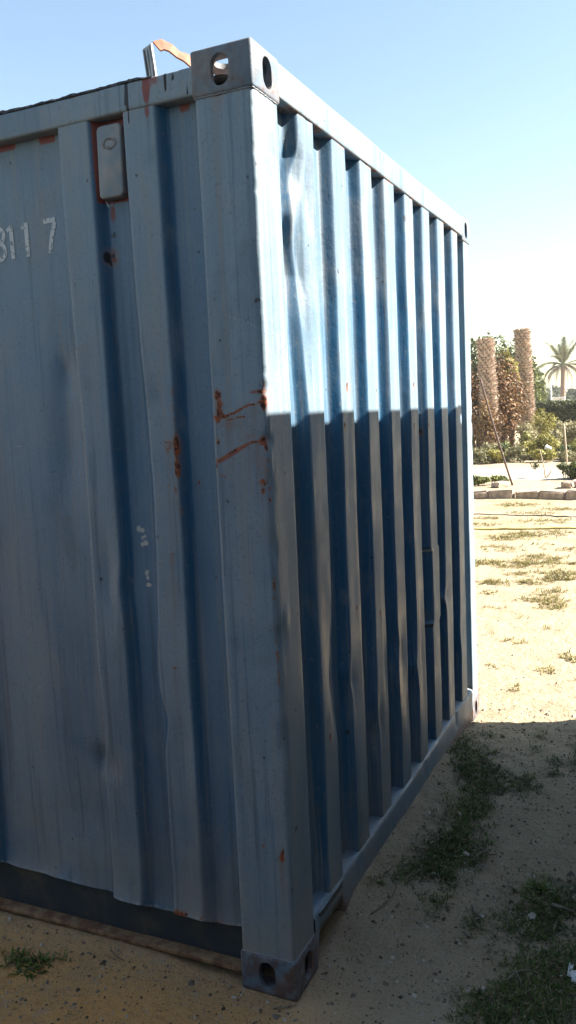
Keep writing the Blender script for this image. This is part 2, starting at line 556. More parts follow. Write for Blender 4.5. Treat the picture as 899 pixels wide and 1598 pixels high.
soil = smooth01((0.25 - GX) / 0.5) * smooth01((GX + 6) / 4) * smooth01((GY + 0.35) / 0.5) * np.where(GY < 8, 1, 0)
litter = patch(GX, GY, WEEDS)
dryv = np.clip(patch(GX, GY, DRY) * 0.8 + smooth01((GX - 4.5) / 2) * (1 - smooth01((GX - 13) / 3)) * smooth01((fbm(GX * 1.6, GY * 0.7, 77, 4) - 0.12) / 0.3) * 0.85, 0, 1)
g = link('ground', mesh_from('ground', np.stack([GX, GY, GZ], -1).reshape(-1, 3), grid_faces(*GX.shape),
                             {'soil': soil, 'litter': litter, 'dryveg': dryv}), M['sand'])
tag(g, kind='structure')

px = np.linspace(17.2, 20.9, 30); py = np.linspace(-14, 16, 120)
PX, PY = np.meshgrid(px, py)
pth = link('path', grid_mesh('path', np.stack([PX + 0.12 * fbm(PY * 0.6, PX * 0.2, 5, 3), PY, ground_z(PX, PY) * 0.2 + 0.025 - 0.02 * np.abs((PX - 19.05) / 1.85) ** 4], -1)), M['path'])
tag(pth, kind='structure')

# ------------------------------------------------------------------ container
CW, CL, CH = 2.438, 6.058, 2.591
CAST = (0.162, 0.178, 0.118)


def blob(S, Z, s0, z0, rs, rz, ang=0.0, soft=1.0):
    ds, dz = S - s0, Z - z0
    c, s = math.cos(ang), math.sin(ang)
    u = (ds * c + dz * s) / rs; v = (-ds * s + dz * c) / rz
    return smooth01((1 - np.sqrt(u * u + v * v)) / soft)


def gauss(S, Z, s0, z0, rs, rz):
    return np.exp(-((S - s0) / rs) ** 2 - ((Z - z0) / rz) ** 2)


def stroke(S, Z, pts, w):
    d = np.full(S.shape, 9.0)
    for (a, b), (c, e) in zip(pts[:-1], pts[1:]):
        vx, vz = c - a, e - b
        t = np.clip(((S - a) * vx + (Z - b) * vz) / (vx * vx + vz * vz + 1e-12), 0, 1)
        d = np.minimum(d, np.hypot(S - a - t * vx, Z - b - t * vz))
    return smooth01((w - d) / w)


root = empty('shipping_container', (0, 0, 0))
tag(root, 'dented blue shipping container with corrugated walls filling most of the view', 'container', 'shipping containers')

# ---- corner castings (boolean cut: hollow, oval holes in the two outer faces and the top)
def obround_prism(bm, cu, cv, w, h, axis_, lo, hi, n=10):
    r = w / 2
    pts = []
    for k in range(n + 1):
        a = math.pi * k / n
        pts.append((cu + r * math.cos(a), cv + (h / 2 - r) + r * math.sin(a)))
    for k in range(n + 1):
        a = math.pi + math.pi * k / n
        pts.append((cu + r * math.cos(a), cv - (h / 2 - r) + r * math.sin(a)))

    def mk(u, v, t):
        return {'x': (t, u, v), 'y': (u, t, v), 'z': (u, v, t)}[axis_]
    a = [bm.verts.new(mk(u, v, lo)) for u, v in pts]
    b = [bm.verts.new(mk(u, v, hi)) for u, v in pts]
    m = len(a)
    bm.faces.new(a); bm.faces.new(b[::-1])
    for i in range(m):
        bm.faces.new((a[i], b[i], b[(i + 1) % m], a[(i + 1) % m]))
    bmesh.ops.recalc_face_normals(bm, faces=bm.faces[:])


def make_casting():
    bm = bmesh.new()
    bm_box(bm, 0, CAST[0], 0, CAST[1], 0, CAST[2], 0.008, 3)
    body = link('casting_tmp', bm_to_mesh(bm, 'casting_tmp'))
    cutters = []
    def cut(f):
        b = bmesh.new(); f(b)
        o = link('cut_tmp', bm_to_mesh(b, 'cut_tmp')); cutters.append(o)
        md = body.modifiers.new('b', 'BOOLEAN'); md.operation = 'DIFFERENCE'; md.solver = 'EXACT'; md.object = o
    cut(lambda b: bm_box(b, 0.016, CAST[0] + 0.02, 0.014, CAST[1] + 0.02, 0.012, CAST[2] - 0.014))
    cut(lambda b: obround_prism(b, 0.092, 0.058, 0.052, 0.080, 'x', -0.02, 0.03))
    cut(lambda b: obround_prism(b, 0.088, 0.058, 0.054, 0.080, 'y', -0.02, 0.03))
    cut(lambda b: obround_prism(b, 0.088, 0.095, 0.062, 0.110, 'z', CAST[2] - 0.03, CAST[2] + 0.02))
    dg = bpy.context.evaluated_depsgraph_get()
    me = bpy.data.meshes.new_from_object(body.evaluated_get(dg))
    for o in [body] + cutters:
        bpy.data.objects.remove(o)
    return me


cast0 = make_casting()
cast0.name = 'corner_casting'


def mirrored(me, sx, sy, sz, name):
    m2 = me.copy(); m2.name = name
    m2.transform(Matrix.Diagonal((sx, sy, sz, 1)))
    if sx * sy * sz < 0:
        m2.flip_normals()
    return m2


def cast_attr(me, top):
    co = np.empty(len(me.vertices) * 3, np.float32); me.vertices.foreach_get('co', co)
    z = np.abs(co.reshape(-1, 3)[:, 2])
    at = me.attributes.new('rust', 'FLOAT', 'POINT')
    at.data.foreach_set('value', (0.30 * np.ones_like(z) if top else 0.75 * np.ones_like(z)).astype(np.float32))
    me.materials.clear(); me.materials.append(M['cast'])
    me.polygons.foreach_set('use_smooth', np.full(len(me.polygons), True))
    me.set_sharp_from_angle(angle=R(40))


for top in (1, 0):
    for ix in (0, 1):
        for iy in (0, 1):
            me = mirrored(cast0, -1 if ix else 1, -1 if iy else 1, 1 if top else -1, 'corner_casting')
            cast_attr(me, top)
            o = link('corner_casting', me, M['cast'], root)
            o.location = (CW if ix else 0, CL if iy else 0, CH - CAST[2] if top else CAST[2])

# ---- corner posts
def post_mesh(detail=True, wx=0.152):
    # profile in plan, from the inner end of the side flange round the rounded corner to the inner end of the end flange
    r = 0.012; off = 0.005
    prof = [(0.050, 0.168), (0.030, 0.1695), (0.012, 0.1705), (off + .002, 0.170), (off, 0.167)]
    for y in np.linspace(0.160, off + r + .003, 38):
        prof.append((off, y))
    for k in range(8):
        a = math.pi + (math.pi / 2) * k / 7
        prof.append((off + r + r * math.cos(a), off + r + r * math.sin(a)))
    for x in np.linspace(off + r + 0.003, wx - 0.006, 34):
        prof.append((x, off))
    prof += [(wx - .002, off + .001), (wx, off + .004), (wx, 0.020), (wx, 0.035), (wx, 0.056)]
    prof = np.array(prof)
    s = np.concatenate([[0], np.cumsum(np.hypot(*np.diff(prof, axis=0).T))])
    z = np.linspace(CAST[2] - 0.002, CH - CAST[2] + 0.002, 460 if detail else 40)
    X = np.repeat(prof[None, :, 0], len(z), 0); Y = np.repeat(prof[None, :, 1], len(z), 0); Z = np.repeat(z[:, None], len(prof), 1)
    P = np.stack([X, Y, Z], -1)
    onside = (np.arange(len(prof)) < 48)[None, :]
    yy = np.where(onside, Y, 0) ; xx = np.where(onside, 0, X)
    A = {k: np.zeros(Z.shape) for k in ('grey_mix', 'rust', 'pale', 'dust', 'primer', 'tar')}
    A['grey_mix'][:] = 0.88
    A['grey_mix'] = np.where((np.arange(len(prof)) < 52)[None, :], A['grey_mix'], .72)
    if detail:
        # slow waviness, small knocks on the outer arris
        P[..., 0] += 0.0022 * fbm(Z * 2.0, Y * 4, 1, 3) * (Y > 0.02)
        P[..., 1] += 0.0022 * fbm(Z * 2.0, X * 4, 2, 3) * (X > 0.02)
        cr = np.exp(-((s - s[46]) / 0.016) ** 2)[None, :]
        knock = sum(a * np.exp(-((Z - z0) / w) ** 2) for z0, a, w in ((1.72, .004, .02), (1.59, .005, .02), (1.47, .003, .03), (1.05, .006, .035), (2.1, .002, .05), (0.75, .004, .04), (1.30, .003, .03)))
        knock = (knock + 0.0022 * np.clip(fbm(Z * 26, Z * 0, 5, 3), 0, 1)) * cr
        P[..., 0] += knock; P[..., 1] += knock
        sd = onside & (Y > 0.004)
        S = Y + 0 * Z
        en = ~onside
        # vertical crease in the face of the post
        P[..., 0] += np.where(sd, 0.0020 * np.exp(-((Y - 0.105) / 0.02) ** 2) * smooth01((Z - 1.2) / 0.6), 0)
        P[..., 1] += np.where(en, 0.004 * gauss(X, Z, 0.03, 1.05, .03, .05) - 0.003 * gauss(X, Z, 0.055, 1.10, .02, .03), 0)
        ru = np.zeros(Z.shape)
        for (a, b, ra, rb, w) in ((.152, 1.714, .020, .024, 1.0), (.148, 1.690, .022, .020, .8), (.148, 1.668, .020, .030, .8), (.156, 1.650, .016, .018, .95), (.016, 1.690, .016, .036, 1.0), (.020, 1.716, .030, .010, .75),
                                  (.022, 1.586, .022, .024, 1.0), (.014, 1.570, .010, .020, .9), (.158, 1.590, .012, .016, .7), (.155, 1.540, .012, .014, .6), (.030, 1.478, .018, .018, .7), (.030, 1.455, .014, .018, .6), (.028, 0.426, .014, .024, 1.0),
                                  (.024, .44, .008, .03, .8), (.085, 0.452, .007, .012, .7), (.018, 1.51, .008, .06, .5), (.165, 1.53, .006, .04, .6), (.12, 1.635, .05, .03, .28), (.03, 1.53, .03, .06, .30), (.06, 1.60, .05, .02, .30)):
            ru = np.maximum(ru, w * blob(S, Z, a, b, ra, rb))
        for pts, w, k in (([(.165, 1.652), (.11, 1.662), (.07, 1.680), (.012, 1.690)], .0048, .95), ([(.165, 1.657), (.120, 1.649), (.075, 1.652)], .0045, .9),
                          ([(.15, 1.675), (.155, 1.64)], .006, .7), ([(.010, 1.694), (.055, 1.697)], .003, .7),
                          ([(.160, 1.537), (.125, 1.556), (.095, 1.570), (.060, 1.584), (.020, 1.589)], .0060, .75), ([(.165, 1.505), (.140, 1.492)], .003, .7),
                          ([(.036, 1.500), (.012, 1.510)], .003, .6), ([(.030, 1.470), (.014, 1.478)], .004, .8)):
            ru = np.maximum(ru, k * stroke(S, Z, pts, w))
        ru = np.maximum(ru, .55 * np.exp(-((s - s[45]) / 0.006) ** 2)[None, :] * smooth01((fbm(Z * 30, Z * 0 + 3, 9, 3) - .12) / .3) * smooth01((1.85 - Z) / .2) * smooth01((Z - 0.6) / .5))
        A['rust'] = np.where(sd | (s < s[50])[None, :], ru, 0)
        A['rust'] = np.maximum(A['rust'], np.where(sd, .30 * blob(S, Z, .10, CH - CAST[2], .03, .10), 0))
        A['primer'] = np.where(sd, np.maximum(.62 * stroke(S, Z, [(.160, 1.535), (.095, 1.568), (.060, 1.583), (.016, 1.589)], .016), .5 * stroke(S, Z, [(.05, 1.716), (.012, 1.718)], .012)), 0)
        # fine scratches high on the post
        A['pale'] = np.where(sd, .62 * stroke(S, Z, [(.146, 1.955), (.12, 1.92), (.06, 1.90), (.02, 1.878)], .0035) + .5 * stroke(S, Z, [(.13, 1.885), (.07, 1.868), (.02, 1.866)], .003), 0)
        A['pale'] = np.maximum(A['pale'], np.where(en, .9 * blob(X, Z, .088, 1.508, .006, .010) + .8 * blob(X, Z, .107, 1.482, .004, .007), 0))
        A['tar'] = np.where(en, .9 * blob(X, Z, .092, 1.496, .006, .008), 0)
        # bright worn outer flange edge next to the long side
        A['pale'] = np.maximum(A['pale'], np.where((s < s[6])[None, :], .20 + .22 * fbm(Z * 14, Z * 0, 15, 3), 0))
        A['dust'] = 0.5 * smooth01((0.45 - Z) / 0.35)
    A['stain'] = run_down(A['rust'], Z, 901, .80, .14)
    return grid_mesh('corner_post', P, A, flip=False)


p_near = post_mesh(True)
# orientation check: normal on the side face must point to -X
def fix_normals(me, test):
    me.calc_loop_triangles() if False else None
    c = 0.0
    for p in list(me.polygons)[::max(1, len(me.polygons) // 400)]:
        c += test(p.center, p.normal)
    if c < 0:
        me.flip_normals()


fix_normals(p_near, lambda c, n: -(n.x + n.y))
link('corner_post', p_near, M['paint'], root)
p_simple = post_mesh(True, 0.130)
fix_normals(p_simple, lambda c, n: -(n.x + n.y))
for ix, iy in ((1, 0), (0, 1), (1, 1)):
    me = mirrored(p_simple, -1 if ix else 1, -1 if iy else 1, 1, 'corner_post')
    o = link('corner_post', me, M['paint'], root)
    o.location = (CW if ix else 0, CL if iy else 0, 0)

# ---- end panel: steep ribs, dented
RIB = [.287, .548, .806, 1.066, 1.322, 1.570, 1.818, 2.085]
RW = 0.115; SL = 0.018; DEP = 0.040; E0 = 0.008


def end_profile(xv):
    """depth (0 proud, 1 recessed) along x"""
    ks, kd = [0.10], [1.0]
    for a in RIB:
        ks += [a - SL, a, a + RW, a + RW + SL]; kd += [1, 0, 0, 1]
    ks.append(2.40); kd.append(1.0)
    f = np.interp(xv, ks, kd)
    return f


def round_profile(fn, x, r=0.004):
    return sum(fn(x + d * r) for d in (-1, -.5, 0, .5, 1)) / 5


ex = [np.arange(0.140, 0.262, 0.010)]
for a in RIB:
    ex += [np.linspace(a - SL - .006, a + .006, 13), np.linspace(a + .012, a + RW - .012, 13), np.linspace(a + RW - .006, a + RW + SL + .006, 13),
           np.linspace(a + RW + SL + .014, a + RW + SL + .100, 8)]
ex = np.unique(np.round(np.concatenate(ex), 4)); ex = ex[ex < 2.345]
ez = np.linspace(0.165, 2.505, 330)
EX, EZ = np.meshgrid(ex, ez)


def end_warp(X, Z):
    """sideways displacement of the ribs, metres"""
    w = 0.004 * fbm(X * 3.0, Z * 1.2, 31, 3) + 0.0025 * fbm(X * 9, Z * 5, 33, 2)
    L = lambda i, z0, a, rz, side: (0.62 if z0 < 1.5 else 1.0) * a * np.exp(-(np.abs(Z - z0) / rz) ** 1.25) * np.exp(-((X - (RIB[i] + (0 if side < 0 else RW))) / 0.040) ** 2)
    w = w + L(0, 2.385, .024, .075, -1) - L(0, 2.22, .016, .10, -1) + L(0, 2.05, .020, .10, -1)
    w = w + L(0, 0.96, -.016, .05, 1) + L(0, 0.80, -.030, .16, 1) + L(0, 0.62, .012, .05, 1) + L(0, 0.72, .010, .25, -1)
    w = w + L(1, 0.80, -.014, .05, -1) + L(1, 0.70, .012, .05, -1) + L(1, 0.86, -.010, .08, 1)
    w = w + L(2, 0.60, -.014, .10, -1) + L(2, 0.49, .020, .06, -1) + L(2, 0.76, .010, .07, 1)
    w = w + L(3, 0.76, .020, .06, -1) + L(3, 0.62, -.012, .08, -1) + L(3, 0.55, -.014, .12, 1)
    w = w + L(4, 0.60, -.030, .06, -1) + L(4, 0.48, .014, .08, -1) + L(4, 1.30, .010, .10, -1)
    w = w + L(6, 0.775, -.045, .035, -1) + L(6, 0.87, -.014, .06, -1) + L(7, 0.57, -.020, .10, -1) + L(7, 0.40, .014, .08, -1)
    # the rib with a welded-in piece, stepped to the right
    st = smooth01((Z - 0.700) / 0.022) * (1 - smooth01((Z - 1.035) / 0.012))
    w = w + 0.024 * st * np.exp(-((X - (RIB[5] + RW * .5)) / 0.10) ** 4)
    return w


def end_depth(X, Z):
    d = 0.0035 * fbm(X * 2.2, Z * 1.6, 41, 3) + 0.0012 * fbm(X * 12, Z * 6, 42, 3)
    f0 = np.exp(-((X - RIB[0] - .03) / 0.07) ** 2)
    # crumpled top of the first rib
    d = d + 0.030 * np.exp(-((X - RIB[0]) / .035) ** 2 - ((Z - 2.33) / .075) ** 2) + 0.034 * np.exp(-((X - RIB[0] - .01) / .045) ** 2 - ((Z - 2.10) / .16) ** 2)
    d = d - 0.005 * np.exp(-((X - RIB[0] + .03) / .03) ** 2 - ((Z - 2.215) / .05) ** 2)
    d = d + 0.018 * np.exp(-((X - RIB[0] - .075) / .02) ** 2 - ((Z - 2.29) / .12) ** 2)
    d = d + 0.010 * np.exp(-((X - RIB[0]) / .03) ** 2 - ((Z - 1.85) / .15) ** 2)
    for i, z0, off, a, rx, rz in ((0, .83, .10, .020, .030, .14), (1, .76, .02, .016, .030, .07), (2, .53, .03, .016, .030, .09), (2, .72, .09, .010, .025, .10), (3, .70, .05, .014, .035, .10),
                                  (3, .50, .09, .008, .03, .10), (4, .62, .06, .012, .04, .12), (6, .79, .03, .016, .025, .035), (7, .55, .05, .010, .03, .10), (1, 1.2, .06, .004, .05, .2), (5, 1.3, .05, .006, .04, .12)):
        d = d + .55 * a * np.exp(-np.abs((X - RIB[i] - off) / rx) ** 1.5 - np.abs((Z - z0) / rz) ** 1.4)
    return d


W_ = end_warp(EX, EZ)
prof = round_profile(end_profile, EX)
P = np.stack([EX + W_, E0 + DEP * prof + end_depth(EX, EZ), EZ], -1)
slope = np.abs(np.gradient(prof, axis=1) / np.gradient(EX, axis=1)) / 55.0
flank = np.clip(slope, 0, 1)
A = {k: np.zeros(EX.shape) for k in ('grey_mix', 'rust', 'pale', 'dust', 'primer', 'tar')}
A['grey_mix'] = 0.64 - 0.58 * smooth01(flank * 1.4) - 0.30 * smooth01(prof * 1.1 - 0.1)  # flanks and recessed strips mixed nearer the deep blue than the proud faces
edge = sum(np.exp(-((EX - a - RW) / 0.0035) ** 2) for a in RIB)
A['pale'] = edge * (.42 + .35 * fbm(EX * 5, EZ * 16, 55, 3))
for x0, z0 in ((.605, 1.742), (1.377, 1.757), (1.369, 1.593), (1.586, 1.587), (1.552, 1.561), (.567, 1.615), (.34, .66), (.62, 1.0), (.86, .93)):
    A['tar'] = np.maximum(A['tar'], blob(EX, EZ, x0, z0, .012, .014))
    A['rust'] = np.maximum(A['rust'], .6 * blob(EX, EZ, x0, z0 - .006, .02, .03))
A['pale'] = np.maximum(A['pale'], .9 * (np.abs(EZ - 1.035) < .006) * (EX > RIB[5] - .12) * (EX < RIB[5] + .02))
A['tar'] = np.maximum(A['tar'], .8 * (np.abs(EZ - .70) < .007) * (EX > RIB[5] - .12) * (EX < RIB[5] + .01))
A['rust'] = np.maximum(A['rust'], .5 * smooth01((EZ - 2.484) / .010) * smooth01((fbm(EX * 14, EZ * 10, 61, 3) + .1) / .3) * smooth01(1 - prof))
A['dust'] = .35 * smooth01((0.45 - EZ) / .28)
A['stain'] = run_down(np.where(EZ > 2.44, A['rust'] * .5, A['rust']), EZ, 902, .45, .12)
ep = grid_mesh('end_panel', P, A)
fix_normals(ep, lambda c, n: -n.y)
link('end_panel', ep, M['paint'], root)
# plain end at the other side
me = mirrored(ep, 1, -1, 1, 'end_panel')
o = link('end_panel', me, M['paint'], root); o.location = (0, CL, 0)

# ---- side panel: shallow wide ribs, one wide flat bay with lettering
SD = 0.036; S0 = 0.009
ky = [.16, .275, .298, .399, .421, .493, .515, .621, .643, 1.078, 1.100, 1.200, 1.222]
kd = [1, 1, 0, 0, 1, 1, 0, 0, 1, 1, 0, 0, 1]
yy = 1.278
while yy < 5.75:
    ky += [yy, yy + .068, yy + .140, yy + .208]; kd += [1, 0, 0, 1]
    yy += .278
ky.append(5.92); kd.append(1)
side_prof = lambda y: np.interp(y, ky, kd)


def side_shift(Y, Z):
    a = -0.020 * np.exp(-((Z - 1.50) / .36) ** 2) * np.exp(-((Y - .385) / .07) ** 2)
    a = a - 0.010 * np.exp(-((Z - 1.55) / .5) ** 2) * np.exp(-((Y - .60) / .08) ** 2)
    a = a + 0.010 * np.exp(-((Z - 0.60) / .05) ** 2) * np.exp(-((Y - .62) / .05) ** 2) - 0.012 * np.exp(-((Z - .75) / .12) ** 2) * np.exp(-((Y - .62) / .05) ** 2)
    a = a - 0.014 * np.exp(-((Z - .77) / .06) ** 2) * np.exp(-((Y - .395) / .04) ** 2) + 0.007 * np.exp(-((Z - .95) / .1) ** 2) * np.exp(-((Y - .395) / .04) ** 2)
    a = a + 0.008 * np.exp(-((Z - 1.16) / .06) ** 2) * np.exp(-((Y - .515) / .04) ** 2)
    a = a + 0.003 * fbm(Z * 2.5, Y * 2, 71, 3)
    return a


def side_x(Y, Z):
    """outer surface of the long side"""
    x = S0 + SD * round_profile(side_prof, Y, .0045)
    x = x + 0.0030 * fbm(Y * 2.6, Z * 1.1, 81, 3) + 0.0008 * fbm(Y * 12, Z * 6, 82, 3)
    # soft dents
    x = x + 0.012 * gauss(Y, Z, .70, 1.62, .05, .20) + 0.010 * gauss(Y, Z, .69, 1.80, .03, .06) + 0.016 * gauss(Y, Z, .66, .615, .035, .045) + 0.008 * gauss(Y, Z, .60, .60, .03, .05)
    x = x + 0.010 * gauss(Y, Z, .76, .40, .10, .10) + 0.008 * gauss(Y, Z, .57, 1.20, .04, .12) + 0.006 * gauss(Y, Z, .34, .72, .04, .10)
    x = x - 0.008 * gauss(Y, Z, .86, 1.10, .14, .5)
    return x


sy = np.concatenate([np.arange(.166, 1.26, .0042), np.arange(1.262, 5.90, .020)])
sz = np.linspace(0.0, 1.0, 420)
SY, SZ = np.meshgrid(sy, sz)
bot = 0.158 + 0.010 * fbm(SY * 5, SY * 0, 91, 3) + 0.036 * smooth01((SY - .2) / .9) + 0.018 * (1 - side_prof(SY))
SZ = bot + (2.500 - bot) * SZ
SYW = SY + side_shift(SY, SZ)
SX = side_x(SY, SZ)
# bottom hem kicks outwards unevenly
SX = SX - 0.012 * np.exp(-(SZ - bot) / 0.03) * (0.6 + 0.7 * fbm(SY * 9, SY * 0 + 4, 95, 2))
P = np.stack([SX, SYW, SZ], -1)
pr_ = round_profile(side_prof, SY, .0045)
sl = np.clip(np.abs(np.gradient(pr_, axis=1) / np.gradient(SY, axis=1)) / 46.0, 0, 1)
A = {k: np.zeros(SY.shape) for k in ('grey_mix', 'rust', 'pale', 'dust', 'primer', 'tar')}
A['grey_mix'] = 0.88 - 0.78 * smooth01(sl * 1.3) - 0.35 * smooth01(pr_ * 1.2 - .2) * np.where(SY < .64, 1, .35)  # slopes and narrow recess floors set bluer than the rib faces
edge = sum(np.exp(-((SY - a) / .0032) ** 2) for a in (.399, .621, 1.201))
A['pale'] = edge * (.56 + .20 * fbm(SY * 5, SZ * 14, 101, 3))
ru = np.zeros(SY.shape)
for (a, b, ra, rb, w) in ((.300, 1.58, .016, .065, 1.0), (.302, 1.52, .016, .05, .95), (.32, 1.585, .03, .03, .45), (.312, 1.46, .010, .03, .5), (.303, 1.685, .006, .02, .5), (.302, 1.65, .006, .02, .5), (.301, 1.73, .003, .03, .7),
                          (.340, 1.594, .006, .006, .8), (.334, 1.566, .008, .007, .9), (.338, 1.472, .006, .006, .9), (.338, 1.278, .006, .006, 1.), (.345, .943, .007, .006, 1.), (.25, 1.476, .008, .009, .9),
                          (.342, 1.255, .012, .03, .35), (.335, 1.575, .03, .02, .35), (.298, 1.40, .008, .03, .45), (.615, 1.869, .010, .008, .5), (.31, 1.42, .01, .04, .35), (.355, .360, .005, .005, .6), (.36, .34, .02, .01, .3)):
    ru = np.maximum(ru, w * blob(SY, SZ, a, b, ra, rb))
for pts, w, k in (([(.345, 1.594), (.300, 1.590)], .004, .5), ([(.325, 1.53), (.297, 1.525)], .004, .6), ([(.60, 1.873), (.57, 1.885)], .003, .5)):
    ru = np.maximum(ru, k * stroke(SY, SZ, pts, w))
A['rust'] = np.maximum(ru, .8 * smooth01((bot + .028 - SZ) / .03) * smooth01((fbm(SY * 16, SZ * 16, 111, 3) + .05) / .35))
tarb = np.maximum.reduce([blob(SY, SZ, .500, 2.118, .013, .030), .8 * blob(SY, SZ, .486, 2.122, .009, .02), .8 * blob(SY, SZ, .494, 2.10, .007, .016), .9 * blob(SY, SZ, .25, 1.476, .005, .006)])
A['tar'] = np.maximum(tarb, np.maximum(stroke(SY, SZ, [(.382, 2.49), (.379, 2.452)], .0035), 0))
A['rust'] = np.maximum(A['rust'], .50 * blob(SY, SZ, .488, 2.118, .038, .05))
pal = np.zeros(SY.shape)
for (a, b, ra, rb, an) in ((.468, 1.342, .011, .014, 0), (.457, 1.338, .010, .011, .5), (.454, 1.318, .015, .007, -.5), (.449, 1.300, .012, .012, 0), (.459, 1.296, .009, .011, 0), (.450, 1.212, .009, .013, .5), (.448, 1.196, .007, .011, 0), (.446, 1.176, .012, .011, 0)):
    pal = np.maximum(pal, .95 * blob(SY, SZ, a, b, ra, rb, an, .6))
pal = np.maximum(pal, .55 * stroke(SY, SZ, [(.900, 1.594), (.865, 1.594), (.838, 1.602)], .005))
pal = np.maximum(pal, .5 * stroke(SY, SZ, [(.60, 1.860), (.575, 1.873)], .0025))
for k in range(7):
    y0 = .866 + .012 * k * .5 + .01 * random.random(); z0 = .82 + .015 * random.random()
    pal = np.maximum(pal, .6 * stroke(SY, SZ, [(y0, z0), (y0 + .018, z0 - .012 + .02 * random.random())], .0028))
pal = np.maximum(pal, .5 * np.maximum(stroke(SY, SZ, [(.385, .345), (.356, .337), (.357, .22)], .003), 0))
A['pale'] = np.maximum(A['pale'], pal)
A['pale'] = np.maximum(A['pale'], .45 * smooth01((bot + .020 - SZ) / .016) * smooth01((fbm(SY * 20, SZ * 9, 121, 3) + .25) / .4))
pri = np.maximum.reduce([smooth01((.058 - np.abs(SY - .457)) / .010) * smooth01((SZ - 2.258) / .012), .80 * blob(SY, SZ, .478, 2.238, .022, .06), .9 * blob(SY, SZ, .445, 2.485, .065, .045, 0, .5),
                         .9 * smooth01((.036 - np.abs(SY - .69)) / .012) * smooth01((SZ - 2.452) / .02), .9 * smooth01((.050 - np.abs(SY - .85)) / .015) * smooth01((SZ - 2.455) / .02), .6 * smooth01((.03 - np.abs(SY - .225)) / .02) * smooth01((SZ - 2.450) / .02), 1.0 * blob(SY, SZ, .322, 2.476, .014, .04), .6 * blob(SY, SZ, 1.0, 2.485, .10, .02)])
A['primer'] = pri
A['dust'] = np.clip(.30 * smooth01((.60 - SZ) / .5) + .05, 0, 1)
A['stain'] = run_down(np.maximum(A['rust'] * (SZ > bot + .05), .35 * A['primer'] * (SZ < 2.27)), SZ, 903, .80, .16)
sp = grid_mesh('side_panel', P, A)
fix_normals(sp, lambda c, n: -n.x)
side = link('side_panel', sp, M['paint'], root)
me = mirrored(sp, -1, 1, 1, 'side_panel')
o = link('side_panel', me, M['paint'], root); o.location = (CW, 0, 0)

# lettering on the flat bay: worn digits, each a thin painted shape following the sheet
def digit(strokes, name='painted_digit'):
    V, F = [], []
    for pts, w in strokes:
        pts = np.array(pts, float)
        d = np.concatenate([[0], np.cumsum(np.hypot(*np.diff(pts, axis=0).T))])
        t = np.linspace(0, d[-1], max(2, int(d[-1] / .006)))
        py_ = np.interp(t, d, pts[:, 0]); pz_ = np.interp(t, d, pts[:, 1])
        ty, tz = np.gradient(py_), np.gradient(pz_)
        L = np.hypot(ty, tz); ny, nz = -tz / L, ty / L
        b = len(V)
        for i in range(len(t)):
            for sg in (-1, 0, 1):
                y, z = py_[i] + sg * ny[i] * w / 2, pz_[i] + sg * nz[i] * w / 2
                x = float(side_x(np.array([y]), np.array([z]))[0]) - 0.0015
                V.append((x, y + float(side_shift(np.array([y]), np.array([z]))[0]), z))
        for i in range(len(t) - 1):
            for k in range(2):
                F.append((b + i * 3 + k, b + i * 3 + k + 1, b + (i + 1) * 3 + k + 1, b + (i + 1) * 3 + k))
    return mesh_from(name, V, np.array(F), None, False)


Z1, Z0 = 2.255, 2.157
def one(y): return [([(y, Z1), (y - .001, Z0)], .015), ([(y + .016, Z1 - .016), (y + .001, Z1 - .003)], .011)]
w_ = .013
eight = lambda y: [([(y + .024 * math.cos(a), Z1 - .026 + .022 * math.sin(a)) for a in np.linspace(0, 2 * math.pi, 20)], w_),
                   ([(y + .026 * math.cos(a), Z0 + .026 + .024 * math.sin(a)) for a in np.linspace(0, 2 * math.pi, 20)], w_)]
seven = lambda y: [([(y + .024, Z1 - .006), (y - .020, Z1 - .006)], .014), ([(y - .018, Z1 - .012), (y - .004, Z1 - .05), (y + .006, Z0)], .014)]
for st in (eight(.903), one(.850), one(.792), seven(.702)):
    link('painted_digit', digit(st), M['digit'], side)

